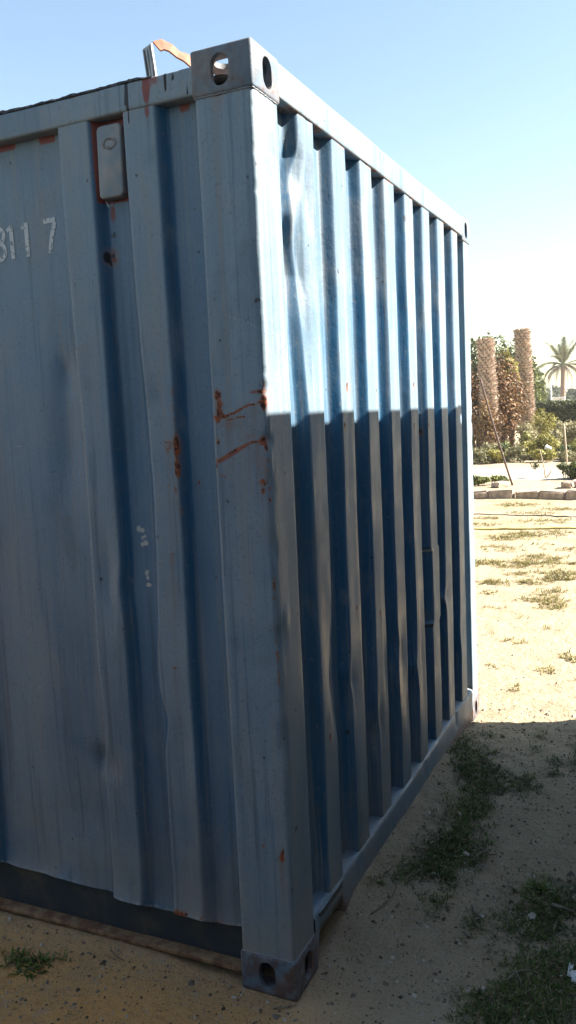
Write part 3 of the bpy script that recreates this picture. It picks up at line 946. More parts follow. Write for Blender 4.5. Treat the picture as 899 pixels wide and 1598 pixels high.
# ---- rails
def rail_mesh(name, x0, x1, y0, y1, z0, z1, long_axis, n=60, bev=.008, wav=.002, grey_mix=.95, **paint):
    """beam with rounded edges, many cross sections so that it can be wavy"""
    if long_axis == 'y':
        a0, a1, l0, l1 = x0, x1, y0, y1
    else:
        a0, a1, l0, l1 = y0, y1, x0, x1
    sec = []
    for (ca, cz, st) in ((a1 - bev, z1 - bev, 0), (a0 + bev, z1 - bev, 1), (a0 + bev, z0 + bev, 2), (a1 - bev, z0 + bev, 3)):
        for k in range(4):
            an = math.pi / 2 * (st + k / 3)
            sec.append((ca + bev * math.cos(an), cz + bev * math.sin(an)))
        if st in (0, 1, 2, 3):
            # intermediate points on the flat that follows
            nx_ = [(a0 + bev, z1), (a0, z0 + bev), (a1 - bev, z0), (a1, z1 - bev)][st]
            cur = sec[-1]
            for f in (.2, .4, .6, .8):
                sec.append((cur[0] + (nx_[0] - cur[0]) * f, cur[1] + (nx_[1] - cur[1]) * f))
    sec = np.array(sec)
    l = np.linspace(l0, l1, n)
    Lm, Am = np.meshgrid(l, sec[:, 0], indexing='ij'); Zm = np.repeat(sec[None, :, 1], n, 0)
    wv = wav * fbm(Lm * 2.5, Zm * 5, 131, 3)
    Am = Am + wv; Zm = Zm + wav * .7 * fbm(Lm * 3.1, Am * 0, 133, 3)
    P = np.stack([Am, Lm, Zm] if long_axis == 'y' else [Lm, Am, Zm], -1)
    m = len(sec)
    V = P.reshape(-1, 3)
    i = np.arange(n - 1)[:, None] * m; j = np.arange(m)[None, :]; j2 = (j + 1) % m
    q = np.stack([i + j, i + j2, i + m + j2, i + m + j], -1).reshape(-1, 4)
    caps = np.array([np.arange(m)[::-1], (n - 1) * m + np.arange(m)])
    at = {'grey_mix': np.full(len(V), grey_mix)}
    Lf, Zf = Lm.ravel(), Zm.ravel()
    for k, fn in paint.items():
        at[k] = fn(Lf, Zf)
    me = mesh_from(name, V, [q, caps], at)
    fix_normals(me, lambda c, nn: (nn.z * (1 if c.z > (z0 + z1) / 2 else -1)))
    me.set_sharp_from_angle(angle=R(60))
    return me


def tr_primer(L, Z):
    return np.maximum(1.0 * blob(L, Z, .318, 2.53, .024, .09), .55 * blob(L, Z, .295, 2.545, .04, .03))


def tr_tar(L, Z):
    m = np.zeros(L.shape)
    for y, zt, zb in ((.392, 2.58, 2.495), (.381, 2.58, 2.47), (.258, 2.56, 2.512), (.246, 2.56, 2.535), (.236, 2.56, 2.530), (.222, 2.50, 2.48), (.196, 2.56, 2.49)):
        m = np.maximum(m, stroke(L, Z, [(y, zt), (y - .002, zb)], .0045))
    return m


tr = rail_mesh('top_side_rail', 0.004, 0.064, 0.176, CL - .178, 2.484, 2.556, 'y', 700, .007, .003, primer=tr_primer, tar=tr_tar,
               rust=lambda L, Z: .55 * smooth01((Z - 2.545) / .012) * smooth01((fbm(L * 14, L * 0, 141, 3)) / .4))
link('top_side_rail', tr, M['paint'], root)
o = link('top_side_rail', mirrored(tr, -1, 1, 1, 'top_side_rail'), M['paint'], root); o.location = (CW, 0, 0)
te = rail_mesh('top_end_rail', 0.160, CW - .160, 0.002, 0.066, 2.494, 2.586, 'x', 260, .007, .0025,
               rust=lambda L, Z: .45 * smooth01((2.502 - Z) / .008) * smooth01((fbm(L * 20, L * 0, 143, 3) + .2) / .4))
link('top_end_rail', te, M['paint'], root)
o = link('top_end_rail', mirrored(te, 1, -1, 1, 'top_end_rail'), M['paint'], root); o.location = (0, CL, 0)

# bottom end rail: ledge sloping back to the sheet, cut away next to the casting
def bottom_end_rail():
    xs = np.concatenate([np.linspace(0.150, 0.166, 3), np.linspace(0.18, 0.42, 30), np.linspace(0.44, CW - .15, 120)])
    V, n = [], len(xs)
    secs = []
    for x in xs:
        zb = 0.020
        if 0.166 < x < 0.375:
            zb = 0.098 - 0.004 * math.sin(x * 60)
        if x >= 0.375:
            zb = 0.098 + (0.020 - 0.098) * min(1, (x - .375) / .03)
        w = float(fbm(np.array([x * 3.]), np.array([0.]), 151, 3)[0]) * .004
        lz = 0.166 + 0.012 * max(0, (x - 1.2) / 1.2) + w
        dent = 0.012 * math.exp(-((x - 1.93) / .02) ** 2) + .004 * math.exp(-((x - 1.35) / .03) ** 2)
        secs.append([(x, .060, lz + .014), (x, .034, lz + .011), (x, .010, lz + .004), (x, .004 + w * .4 + dent, lz - .001), (x, .001 + w * .4 + dent, lz - .010),
                     (x, .001 + w * .5 + dent, (lz + zb) * .62), (x, .001 + w * .5, (lz + zb) * .5), (x, .001 + w, (lz + zb) * .38), (x, .001 + w, zb + .008), (x, .005, zb), (x, .060, zb)])
    P = np.array(secs)
    A = {k: np.zeros(P.shape[:2]) for k in ('grey_mix', 'pale', 'rust', 'dust')}
    A['grey_mix'][:] = .45
    A['pale'][:, 3:5] = (.22 + .5 * fbm(xs * 22, xs * 0, 153, 3))[:, None]
    A['dust'][:] = .25
    A['rust'][:, 7:] = .35
    me = grid_mesh('bottom_end_rail', P, A)
    fix_normals(me, lambda c, n: -n.y)
    return me


be = bottom_end_rail()
link('bottom_end_rail', be, M['paint'], root)
o = link('bottom_end_rail', mirrored(be, 1, -1, 1, 'bottom_end_rail'), M['paint'], root); o.location = (0, CL, 0)

# bottom side rail: recessed dark web with a sandy lip below
bs = rail_mesh('bottom_side_rail', 0.050, 0.110, 0.160, CL - .16, 0.030, 0.262, 'y', 260, .006, .003)
bso = link('bottom_side_rail', bs, M['rail_dark'], root)
lp = rail_mesh('rail_lip', 0.012, 0.054, 0.176, CL - .178, 0.036, 0.052, 'y', 500, .004, .006)
link('rail_lip', lp, M['lip'], bso)
b2 = link('bottom_side_rail', mirrored(bs, -1, 1, 1, 'bottom_side_rail'), M['rail_dark'], root); b2.location = (CW, 0, 0)

# roof (corrugated across) and underfloor
rx = np.linspace(0.060, CW - .060, 60); ry = np.linspace(0.062, CL - .062, 400)
RX, RY = np.meshgrid(rx, ry)
RZ = 2.544 - 0.010 * (0.5 + 0.5 * np.tanh(4 * np.sin(RY * 2 * math.pi / .209))) + 0.004 * fbm(RX * 3, RY * 3, 161, 3)
rf = link('roof_panel', grid_mesh('roof_panel', np.stack([RX, RY, RZ], -1), {'grey_mix': np.full(RX.shape, .9), 'rust': .3 + 0 * RX}), M['paint'], root)
fl = bmesh.new(); bm_box(fl, .070, CW - .070, .065, CL - .065, 0.14, 0.175)
link('floor_board', bm_to_mesh(fl, 'floor_board'), M['dark'], root)

# torn strip of roofing felt lying on the top rail
ty = np.linspace(.30, 5.6, 900)
edge_h = 0.006 + 0.010 * np.clip(fbm(ty * 20, ty * 0, 171, 4) + .25, 0, 1) + 0.006 * np.clip(fbm(ty * 60, ty * 0, 172, 2), 0, 1)
edge_h = edge_h * smooth01((ty - .30) / .08)
zt = 2.5555 + .0015
out = 0.006 + 0.004 * fbm(ty * 25, ty * 0 + 3, 173, 3)
secP = np.stack([np.stack([0.075 + 0 * ty, ty, zt - .004 + 0 * ty], -1), np.stack([0.060 + 0 * ty, ty, zt + edge_h], -1), np.stack([0.030 + 0 * ty, ty, zt + edge_h * .9], -1), np.stack([out, ty, zt + edge_h * .6], -1),
                 np.stack([out - .002, ty, zt - .003 + edge_h * .2], -1), np.stack([out + .006, ty, zt - .004 + 0 * ty], -1)], 1)
tf = grid_mesh('roof_felt', secP, None, smooth=False)
fix_normals(tf, lambda c, n: n.z)
link('roof_felt', tf, M['tar'], root)

# ventilator cover in the recess between two ribs
def vent_mesh():
    bm = bmesh.new()
    y0, y1, z0, z1 = .416, .498, 2.272, 2.466
    bm_box(bm, 0.014, 0.052, y0, y1, z0, z1)
    es = [e for e in bm.edges if abs(e.verts[0].co.x - e.verts[1].co.x) > .01]
    bmesh.ops.bevel(bm, geom=es, offset=.014, segments=4, profile=.5, affect='EDGES')
    es = [e for e in bm.edges if all(abs(v.co.x - .014) < 1e-4 for v in e.verts)]
    bmesh.ops.bevel(bm, geom=es, offset=.006, segments=3, profile=.5, affect='EDGES')
    # slight lean to follow the bent rib
    for v in bm.verts:
        v.co.y -= (v.co.z - 2.37) * .02
    return bm_to_mesh(bm, 'vent_cover', True, 35)


vc = link('vent_cover', vent_mesh(), M['vent'], root)
bm = bmesh.new()
for k in range(18):
    a = 2 * math.pi * k / 18; rr = .019 + .004 * random.random()
    bmesh.ops.create_uvsphere(bm, u_segments=6, v_segments=4, radius=.0032 + .002 * random.random(),
                              matrix=Matrix.Translation((.0135, .454 + rr * math.cos(a), 2.415 + .6 * rr * math.sin(a))) @ Matrix.Diagonal((.25, 1, 1, 1)))
link('stamp_mark', bm_to_mesh(bm, 'stamp_mark', True), make_simple('stamp_rust', (.165, .150, .140), (.20, .175, .155), 40, .8, 0), vc)
# small bent wire under the cover
link('bent_wire', tube_mesh('bent_wire', [(.004, .470, 2.262), (.0, .462, 2.248), (.002, .455, 2.240), (.004, .450, 2.252)], .0016, 5), M['strap_steel'], vc)

# weld beads along the post
wz = np.linspace(.20, 2.485, 420)
wp = np.stack([0.040 + .0 * wz + .001 * fbm(wz * 40, wz * 0, 181, 2), .1735 + .0015 * fbm(wz * 30, wz * 0, 182, 2), wz], -1)
V, q, c = tube_arrays(wp, .0042 + .0016 * fbm(wz * 60, wz * 0, 183, 2), 6)
link('weld_bead', mesh_from('weld_bead', V, [q, c], {'grey_mix': np.full(len(V), .8), 'rust': np.repeat(.55 * smooth01(fbm(wz * 9, wz * 0, 184, 3) / .4), 6)}), M['paint'], root)
for z0, mx in ((CH - CAST[2], 0), (CAST[2], 0)):
    pts = [(.0045, y, z0 + .0006 * math.sin(y * 211)) for y in np.linspace(.172, .012, 40)] + [(.0045 + .004 * math.sin(a), .0045 + .004 * math.cos(a), z0) for a in (.4, .8, 1.2)] + [(x, .0045, z0 + .0006 * math.sin(x * 230)) for x in np.linspace(.012, .150, 36)]
    V, q, c = tube_arrays(np.array(pts), .0024 + .0007 * vnoise(np.arange(len(pts)) * .9, np.zeros(len(pts)), 8), 6)
    link('weld_bead', mesh_from('weld_bead', V, [q, c], {'grey_mix': np.full(len(V), .8), 'rust': np.full(len(V), .25)}), M['paint'], root)

# ---- second container standing end to end with the first; it casts the shade
neigh = copy_tree(root)
neigh.location = (NEIGH[0], NEIGH[1], 0)
neigh.rotation_euler = (0, 0, math.pi)
neigh['label'] = 'second blue shipping container behind the viewer, shading the ground and lower wall'

third = copy_tree(root)  # added unseen container, cuts sky and bounce light on the long side
third.location = (-4.2, 3.2, 0)
third.rotation_euler = (0, 0, math.pi)
third['label'] = 'added unseen blue container left of the viewer, blocking sky light'

fourth = copy_tree(root)  # another added container, closes off light from farther up
fourth.location = (-4.2, 9.35, 0)
fourth.rotation_euler = (0, 0, math.pi)
fourth['label'] = 'second added unseen blue container, farther up, blocking low light'

# ---- added unseen three-storey house behind the viewer; its shade covers the aisle
def blocker_house(x0, x1, y0, y1, hgt):
    r0 = empty('light_blocker', ((x0 + x1) / 2, (y0 + y1) / 2, 0))
    tag(r0, 'added unseen three storey house behind the viewer, outside the picture', 'blocker_house')
    cx, cy = (x0 + x1) / 2, (y0 + y1) / 2
    hx, hy = (x1 - x0) / 2, (y1 - y0) / 2
    wallm = make_simple('tan_render', (.30, .25, .19), (.38, .32, .25), 3, .95, .3, .02)
    bm = bmesh.new(); bm_box(bm, -hx, hx, -hy, hy, -.1, hgt)
    link('wall', bm_to_mesh(bm, 'wall'), wallm, r0)
    bm = bmesh.new()
    for a_ in ((-hx - .06, hx + .06, hy - .2, hy + .06), (-hx - .06, hx + .06, -hy - .06, -hy + .2), (-hx - .06, -hx + .2, -hy + .2, hy - .2), (hx - .2, hx + .06, -hy + .2, hy - .2)):
        bm_box(bm, *a_, hgt + .002, hgt + .45, .02, 1)
    link('parapet', bm_to_mesh(bm, 'parapet'), wallm, r0)
    glass = make_simple('window_glass', (.02, .025, .03), (.03, .035, .04), 3, .1, 0)
    fr = make_simple('window_frame_paint', (.45, .43, .40), (.5, .48, .45), 10, .6, 0)
    for zc in (1.6, 5.0, 8.4):
        for k in range(3):
            xc = -hx * .66 + k * hx * .66
            bm = bmesh.new(); bm_box(bm, xc - .55, xc + .55, hy + .004, hy + .03, zc - .6, zc + .6)
            w = link('window', bm_to_mesh(bm, 'window'), glass, r0)
            bm = bmesh.new()
            bm_box(bm, xc - .62, xc - .55, hy + .003, hy + .06, zc - .6, zc + .6); bm_box(bm, xc + .55, xc + .62, hy + .003, hy + .06, zc - .6, zc + .6)
            bm_box(bm, xc - .62, xc + .62, hy + .003, hy + .06, zc + .6, zc + .67); bm_box(bm, xc - .68, xc + .68, hy + .003, hy + .10, zc - .67, zc - .6)
            bm_box(bm, xc - .02, xc + .02, hy + .031, hy + .055, zc - .6, zc + .6)
            link('frame', bm_to_mesh(bm, 'frame'), fr, w)


blocker_house(-12.0, 2.52, -17.0, -7.4, 10.6)

# ------------------------------------------------------------------ bent metal strap on the roof
def strap():
    r0 = empty('bent_metal_strap', (0.06, 0.33, 2.555))
    tag(r0, 'bent steel strap sticking up from the roof edge beside the corner', 'metal strap')
    # upright leg, ribbed grey outside
    bm = bmesh.new()
    bm_box(bm, -.003, .003, -.020, .020, 0.0, .105, .001, 1)
    for k in range(3):
        bm_box(bm, -.006, -.003, -.014 + k * .012, -.009 + k * .012, .008, .098, .001, 1)
    me = bm_to_mesh(bm, 'upright')
    me.transform(Matrix.Translation((0, .0, 0)) @ Matrix.Rotation(R(-6), 4, 'X') @ Matrix.Rotation(R(-20), 4, 'Z'))
    link('upright', me, M['strap_steel'], r0)
    # orange arm bending down towards the corner casting
    pts = [(.004, -.016, .100), (.020, -.026, .108), (.034, -.042, .100), (.046, -.056, .085), (.060, -.072, .078), (.080, -.095, .055), (.104, -.125, .020), (.120, -.145, -.004)]
    pts = np.array(pts)
    wd = np.array([.018, .019, .016, .014, .018, .020, .020, .020])
    up = np.array([0.45, 0.25, 0.85]); up /= np.linalg.norm(up)
    t = np.gradient(pts, axis=0); t /= np.linalg.norm(t, axis=1)[:, None]
    sd = np.cross(t, np.cross(up[None, :], t)); sd /= np.linalg.norm(sd, axis=1)[:, None]
    nn = np.cross(t, sd)
    rows = np.stack([pts - sd * wd[:, None] - nn * .0025, pts + sd * wd[:, None] - nn * .0025, pts + sd * wd[:, None] + nn * .0025, pts - sd * wd[:, None] + nn * .0025, ], 1)
    n = len(pts); V = rows.reshape(-1, 3)
    q = np.array([(i * 4 + j, i * 4 + (j + 1) % 4, (i + 1) * 4 + (j + 1) % 4, (i + 1) * 4 + j) for i in range(n - 1) for j in range(4)])
    me = mesh_from('arm', V, [q, np.array([(3, 2, 1, 0), tuple((n - 1) * 4 + k for k in range(4))])], None, False)
    link('arm', me, M['strap_rust'], r0)


strap()

# ------------------------------------------------------------------ small plants and leaves
def blades(base, n_each, L, W, tilt, rng, zfun=None, droop=.4):
    """rosettes of grass-like blades: base (n,2); returns V, quads, tris, tint"""
    m = len(base) * n_each
    b = np.repeat(base, n_each, 0) + rng.normal(0, .006, (m, 2))
    z = (ground_z(b[:, 0], b[:, 1]) if zfun is None else zfun(b[:, 0], b[:, 1])) - .004
    az = rng.uniform(0, 2 * np.pi, m)
    tl = rng.uniform(*tilt, m)
    ln = rng.uniform(*L, m); wd = rng.uniform(*W, m)
    d = np.stack([np.cos(az) * np.sin(tl), np.sin(az) * np.sin(tl), np.cos(tl)], -1)
    sd = np.stack([-np.sin(az), np.cos(az), 0 * az], -1)
    p0 = np.concatenate([b, z[:, None]], 1)
    p1 = p0 + d * (ln * .55)[:, None]
    d2 = d.copy(); d2[:, 2] -= droop * rng.uniform(.2, 1.4, m); d2 /= np.linalg.norm(d2, axis=1)[:, None]
    p2 = p1 + d2 * (ln * .45)[:, None]
    p2[:, 2] = np.maximum(p2[:, 2], z + .003)
    h = (wd * .5)[:, None]
    V = np.stack([p0 - sd * h * .6, p0 + sd * h * .6, p1 + sd * h, p1 - sd * h, p2], 1).reshape(-1, 3)
    i = np.arange(m)[:, None] * 5
    q = i + np.array([[0, 1, 2, 3]]); t = i + np.array([[3, 2, 4]])
    return V, q, t


def scatter(L, n, rng, sd, thr=.15):
    out = []
    tot = sum(a[2] * a[3] for a in L)
    for (a, b, ra, rb, w) in L:
        k = int(n * ra * rb / tot) + 4
        p = rng.normal(0, .62, (k, 2)) * np.array([ra, rb]) + np.array([a, b])
        out.append(p)
    p = np.concatenate(out)
    d = patch(p[:, 0], p[:, 1], L, sd)
    return p[(d > thr) & (rng.uniform(0, 1, len(p)) < d * 1.6)]


def outside_box(p):
    return ~((p[:, 0] > -.005) & (p[:, 0] < CW + .005) & (p[:, 1] > -.004))


def veg(name, L, n, n_each, Ls, Ws, tilt, mat, sd, tint_sd, label, droop=.5):
    rng = np.random.default_rng(sd)
    p = scatter(L, n, rng, 60)
    p = p[outside_box(p)]
    V, q, t = blades(p, n_each, Ls, Ws, tilt, rng, None, droop)
    cl = np.repeat(np.clip(.42 + .5 * fbm(p[:, 0] * 6, p[:, 1] * 6, tint_sd, 3), 0, 1), n_each)
    tint = np.clip(cl + rng.normal(0, .20, len(cl)) + (rng.uniform(0, 1, len(cl)) > .86) * .6, 0, 1)
    o = link(name, mesh_from(name, V, [q, t], {'tint': np.repeat(tint, 5)}, False), mat)
    tag(o, label, None, None, 'stuff'); o['category'] = 'weeds' if mat is M['weed'] else 'grass'
    return o


veg('weeds', WEEDS, 9800, 5, (.008, .036), (.0016, .0050), (.5, 1.56), M['weed'], 201, 202, 'low dark green weeds creeping over the shaded sand beside the container')
veg('dry_grass', DRY, 8600, 6, (.02, .06), (.004, .009), (.5, 1.5), M['drygrass'], 211, 212, 'dry yellow green grass scattered over the sunlit sand')

# the weed on its own in the left foreground
def lone_weed(loc, n, L, W, label, name='weed_plant'):
    rng = np.random.default_rng(int(abs(loc[0] * 1000)) + 5)
    r0 = empty(name, (loc[0], loc[1], 0))
    tag(r0, label, 'weed')
    pts = rng.normal(0, 1, (n, 2)) * np.array(loc[2:4])
    V, q, t = blades(pts, 7, L, W, (.5, 1.4), rng, lambda x, y: ground_z(x + loc[0], y + loc[1]), .5)
    tint = np.clip(rng.normal(.5, .2, n * 7), 0, 1)
    link('leaves', mesh_from('leaves', V, [q, t], {'tint': np.repeat(tint, 5)}, False), M['weed'], r0)
    V, q, c = tube_arrays([(0, 0, float(ground_z(loc[0], loc[1])) - .01), (.004, .003, .012), (.012, .004, .026)], [.003, .0025, .001], 5)
    link('stem', mesh_from('stem', V, [q, c]), M['stem'], r0)


lone_weed((-.150, .850, .022, .045), 26, (.02, .055), (.004, .009), 'small green weed growing alone in the brown sand at lower left')
lone_weed((.800, -.545, .02, .02), 10, (.03, .06), (.008, .014), 'leafy weed rosette on bare sand above the thick weed patch')

# debris: pebbles and crumbs
def debris():
    rng = np.random.default_rng(77)
    n = 9500
    p = np.concatenate([rng.uniform((-.9, -.95), (2.6, .2), (n * 3 // 5, 2)), rng.uniform((-.9, 0), (.0, 1.6), (n // 5, 2)), rng.uniform((2.4, -1.5), (7, 1.6), (n // 5, 2))])
    p = p[outside_box(p)]
    m = len(p)
    s = rng.gamma(1.6, .0016, m) + .0012
    z = ground_z(p[:, 0], p[:, 1])
    base = np.array([(1, 0, 0), (0, 1, 0), (-1, 0, 0), (0, -1, 0), (0, 0, .8), (0, 0, -.5)], float)
    V = base[None] * rng.uniform(.6, 1.5, (m, 6, 1)) * s[:, None, None]
    a = rng.uniform(0, 6.28, m); c, si = np.cos(a), np.sin(a)
    X = V[..., 0] * c[:, None] - V[..., 1] * si[:, None]; Y = V[..., 0] * si[:, None] + V[..., 1] * c[:, None]
    V = np.stack([X + p[:, :1], Y + p[:, 1:2], V[..., 2] + z[:, None]], -1).reshape(-1, 3)
    f = np.array([(0, 1, 4), (1, 2, 4), (2, 3, 4), (3, 0, 4), (1, 0, 5), (2, 1, 5), (3, 2, 5), (0, 3, 5)])
    F = (np.arange(m)[:, None, None] * 6 + f[None]).reshape(-1, 3)
    tint = np.repeat(rng.uniform(0, 1, m), 6)
    t = NT('pebble_mix')
    r = t.n('ShaderNodeValToRGB'); t.set(r.inputs[0], t.attr('tint'))
    r.color_ramp.elements[0].color = (.05, .035, .025, 1); r.color_ramp.elements[1].color = (.46, .40, .32, 1)
    e = r.color_ramp.elements.new(.7); e.color = (.22, .17, .12, 1)
    t.base(r.outputs[0], .9)
    o = link('gravel', mesh_from('gravel', V, F, {'tint': tint}, False), t.m)
    tag(o, 'loose pebbles and crumbs strewn over the sand', 'gravel', None, 'stuff')


debris()


def leaf_litter():
    rng = np.random.default_rng(88)
    p = np.concatenate([scatter(WEEDS, 5200, rng, 60, .05), rng.uniform((.1, -.9), (2.3, .0), (420, 2)), rng.uniform((-.8, .0), (-.01, 1.5), (160, 2))])
    p = p[outside_box(p)]
    m = len(p)
    P = np.concatenate([p, (ground_z(p[:, 0], p[:, 1]) + rng.uniform(.001, .010, m))[:, None]], 1)
    N = np.tile([0., 0, 1.4], (m, 1))
    V, q = leaf_quads(P, N, .0062, rng, .30)
    tint = np.clip(rng.normal(.42, .26, m) + (rng.uniform(0, 1, m) > .95) * .5, 0, 1)
    mt = make_leaf('dead_leaf_litter', [(0, (.035, .025, .015)), (.5, (.11, .075, .045)), (.85, (.20, .15, .09)), (1, (.42, .38, .31))], .8, .1)
    o = link('leaf_litter', mesh_from('leaf_litter', V, q, {'tint': np.repeat(tint, 4)}, False), mt)
    tag(o, 'dead leaf and straw litter lying on the shaded sand', 'litter', None, 'stuff')


def twig(pts, r, label, mat='twig', name='dry_twig', side=()):
    pts = np.array([(x, y, float(ground_z(x, y)) + dz) for x, y, dz in pts])
    V, q, c = tube_arrays(pts, np.linspace(r, r * .5, len(pts)), 5)
    Vs, qs, cs = [V], [q], [c]; off = len(V)
    for sp_ in side:
        s2 = np.array([(x, y, float(ground_z(x, y)) + dz) for x, y, dz in sp_])
        v2, q2, c2 = tube_arrays(s2, np.linspace(r * .7, r * .3, len(s2)), 5)
        Vs.append(v2); qs.append(q2 + off); cs.append(c2 + off); off += len(v2)
    o = link(name, mesh_from(name, np.concatenate(Vs), [np.concatenate(qs), np.concatenate(cs)]), M[mat])
    tag(o, label, 'twig', 'twigs on the shaded ground')


twig([(-.045, .055, .004), (-.035, .030, .006), (-.020, .012, .005), (-.008, -.004, .004)], .0022, 'pale straw stalk lying in front of the container corner foot')
twig([(.62, -.36, .008), (.575, -.375, .014), (.555, -.40, .010), (.525, -.385, .012), (.50, -.405, .008)], .005, 'pale crooked stick lying at the edge of the weed patch', 'twig')
twig([(1.00, -.30, .005), (.97, -.325, .010), (.90, -.30, .008), (.87, -.315, .010)], .004, 'dark forked twig on bare sand right of the weeds', 'stem', 'dry_twig', [[(.97, -.325, .010), (.96, -.35, .012), (.985, -.37, .006)], [(.90, -.30, .008), (.865, -.345, .010)]])
twig([(.42, -.075, .004), (.46, -.10, .010), (.51, -.115, .012), (.57, -.115, .016), (.60, -.09, .03)], .0025, 'long thin curved root near the rail cut-out', 'stem')
twig([(.30, -.53, .012), (.33, -.55, .020), (.355, -.585, .014), (.35, -.62, .012)], .003, 'bent dry stalk in the weeds at lower right', 'twig', 'dry_twig', [[(.33, -.55, .02), (.29, -.57, .018), (.27, -.60, .008)]])
twig([(1.14, -.29, .004), (1.10, -.285, .008), (1.05, -.29, .006)], .0025, 'short straight twig beside the upper weeds', 'stem')
twig([(.70, -.60, .02), (.69, -.63, .026), (.685, -.67, .02)], .007, 'short thick grey stick lying on the weeds near the right edge', 'twig')
twig([(-.03, .62, .003), (-.05, .58, .006), (-.055, .55, .004)], .002, 'thin reddish twig right of the lone weed', 'stem')


def pebble(loc, s, label, mat='stone', name='stone', seed=0, cat='stone', flat=.6):
    rng = np.random.default_rng(seed)
    bm = bmesh.new()
    bmesh.ops.create_icosphere(bm, subdivisions=2, radius=1)
    ph = rng.uniform(0, 6, 6)
    for v in bm.verts:
        c = v.co
        k = 1 + .22 * math.sin(3 * c.x + ph[0]) * math.cos(2.5 * c.y + ph[1]) + .15 * math.sin(4 * c.z + 2 * c.x + ph[2])
        v.co = Vector((c.x * s * k, c.y * s * k * .75, c.z * s * k * flat))
    o = link(name, bm_to_mesh(bm, name, True), M[mat])
    o.location = (loc[0], loc[1], float(ground_z(loc[0], loc[1])) + s * flat * .35)
    o.rotation_euler = (0, 0, ph[3])
    tag(o, label, cat, 'pale stones on the shaded ground')


pebble((-.047, .179), .008, 'small white stone left of the container corner foot', seed=1)
pebble((-.010, 1.046), .009, 'white pebble under the rusty lip at far lower left', seed=2)
pebble((.640, -.547), .020, 'pale flat stone among the weeds on the right', seed=3, flat=.4)
pebble((.245, -.468), .011, 'small white stone beside the weeds at lower right', seed=4)
pebble((.930, -.268), .014, 'grey stone in the middle of the weed strip', seed=5)
pebble((.735, -.195), .012, 'pale stone in the weeds near the rail', seed=6)
pebble((1.205, -.180), .009, 'tiny pale stone high in the weed strip', seed=7)
pebble((.575, -.40), .012, 'light stone beside the crooked pale stick', seed=8)


def scrap():
    r0 = empty('plastic_scrap', (.372, -.712, float(ground_z(.372, -.712)) - .004))
    tag(r0, 'torn white plastic scrap in the weeds at the right edge', 'litter')
    n = 12
    u, v = np.meshgrid(np.linspace(-1, 1, n), np.linspace(-1, 1, n))
    P = np.stack([u * .012 + .004 * fbm(u * 2, v * 2, 5, 2), v * .015 + .004 * fbm(u * 2, v * 2, 6, 2), .018 + .010 * fbm(u * 1.4, v * 1.4, 7, 3) + .012 * u], -1)
    me = grid_mesh('sheet', P, None)
    me.polygons.foreach_set('use_smooth', np.full(len(me.polygons), True))
    o = link('sheet', me, M['white'], r0)
    md = o.modifiers.new('s', 'SOLIDIFY'); md.thickness = .002
    P2 = np.stack([u * .028 + .03, v * .006 + .02, .016 + .006 * fbm(u * 1.4, v * 1.4, 9, 3)], -1)
    o = link('strip', grid_mesh('strip', P2, None), M['white'], r0)
    md = o.modifiers.new('s', 'SOLIDIFY'); md.thickness = .0015


scrap()

# ------------------------------------------------------------------ yard in the sun: hose, cable, block edging
def ground_line(pts, n, wob, seed, dz):
    pts = np.array(pts, float)
    d = np.concatenate([[0], np.cumsum(np.hypot(*np.diff(pts, axis=0).T))])
    t = np.linspace(0, d[-1], n)
    x = np.interp(t, d, pts[:, 0]) + wob * fbm(t * .5, t * 0, seed, 3)
    y = np.interp(t, d, pts[:, 1])
    return np.stack([x, y, ground_z(x, y) + dz], -1)


h = ground_line([(9.25, 4.0), (9.35, 1.5), (9.45, .2), (9.6, -4.0)], 160, .05, 301, .012)
tag(link('garden_hose', tube_mesh('garden_hose', h, .014, 7), M['hose']), 'faded yellow hose lying straight across the sunlit sand', 'hose')
h = ground_line([(11.3, 3.5), (10.9, 1.5), (10.75, .9), (10.5, .4), (10.2, -1.5)], 160, .18, 302, .008)
tag(link('cable', tube_mesh('cable', h, .009, 6), M['cable']), 'thin dark cable lying on the sand behind the yellow hose', 'cable')

edging = empty('block_edging', (13.5, 1.5, 0))
tag(edging, 'row of rough concrete blocks edging the planted strip', 'edging')


def block_mesh(seed, l, w, hgt):
    rng = np.random.default_rng(seed)
    bm = bmesh.new()
    bm_box(bm, -w / 2, w / 2, -l / 2, l / 2, 0, hgt, .025, 2)
    for v in bm.verts:
        v.co += Vector(rng.normal(0, .008, 3))
    return bm_to_mesh(bm, 'block')


bm_meshes = [block_mesh(k, .40 + .03 * (k % 3), .20, .17 + .015 * (k % 2)) for k in range(5)]
yb = -3.0; k = 0
while yb < 5.5:
    me = bm_meshes[k % 5]
    o = link('block', me, M['block'], edging)
    o.location = (-.15 + .03 * math.sin(k * 2.1), yb - 1.5, float(ground_z(13.4, yb)) - .03)
    o.rotation_euler = (.04 * math.sin(k), .03 * math.cos(k * 1.7), .05 * math.sin(k * 3.3))
    yb += .445 + .02 * math.sin(k * 1.3); k += 1
for x, y, s in ((15.55, 2.35, .17), (15.4, .98, .18), (15.5, .72, .20), (14.6, .4, .12)):
    bm = bmesh.new(); bm_box(bm, -s * .6, s * .6, -s, s, 0, s * .7, .03, 2)
    for v in bm.verts:
        v.co += Vector((random.gauss(0, .012), random.gauss(0, .012), random.gauss(0, .01)))
    o = link('loose_block', bm_to_mesh(bm, 'loose_block'), M['block'])
    o.location = (x, y, 0); o.rotation_euler = (0, 0, random.random() * 2)
    lb = {2.35: 'loose block lying at the foot of the leaning pole', .98: 'loose pale block at the right edge beside the small shrub', .72: 'second loose block just right of the one beside the shrub', .4: 'small broken block lying behind the edging row'}[y]
    tag(o, lb, 'block', 'loose blocks behind the edging')

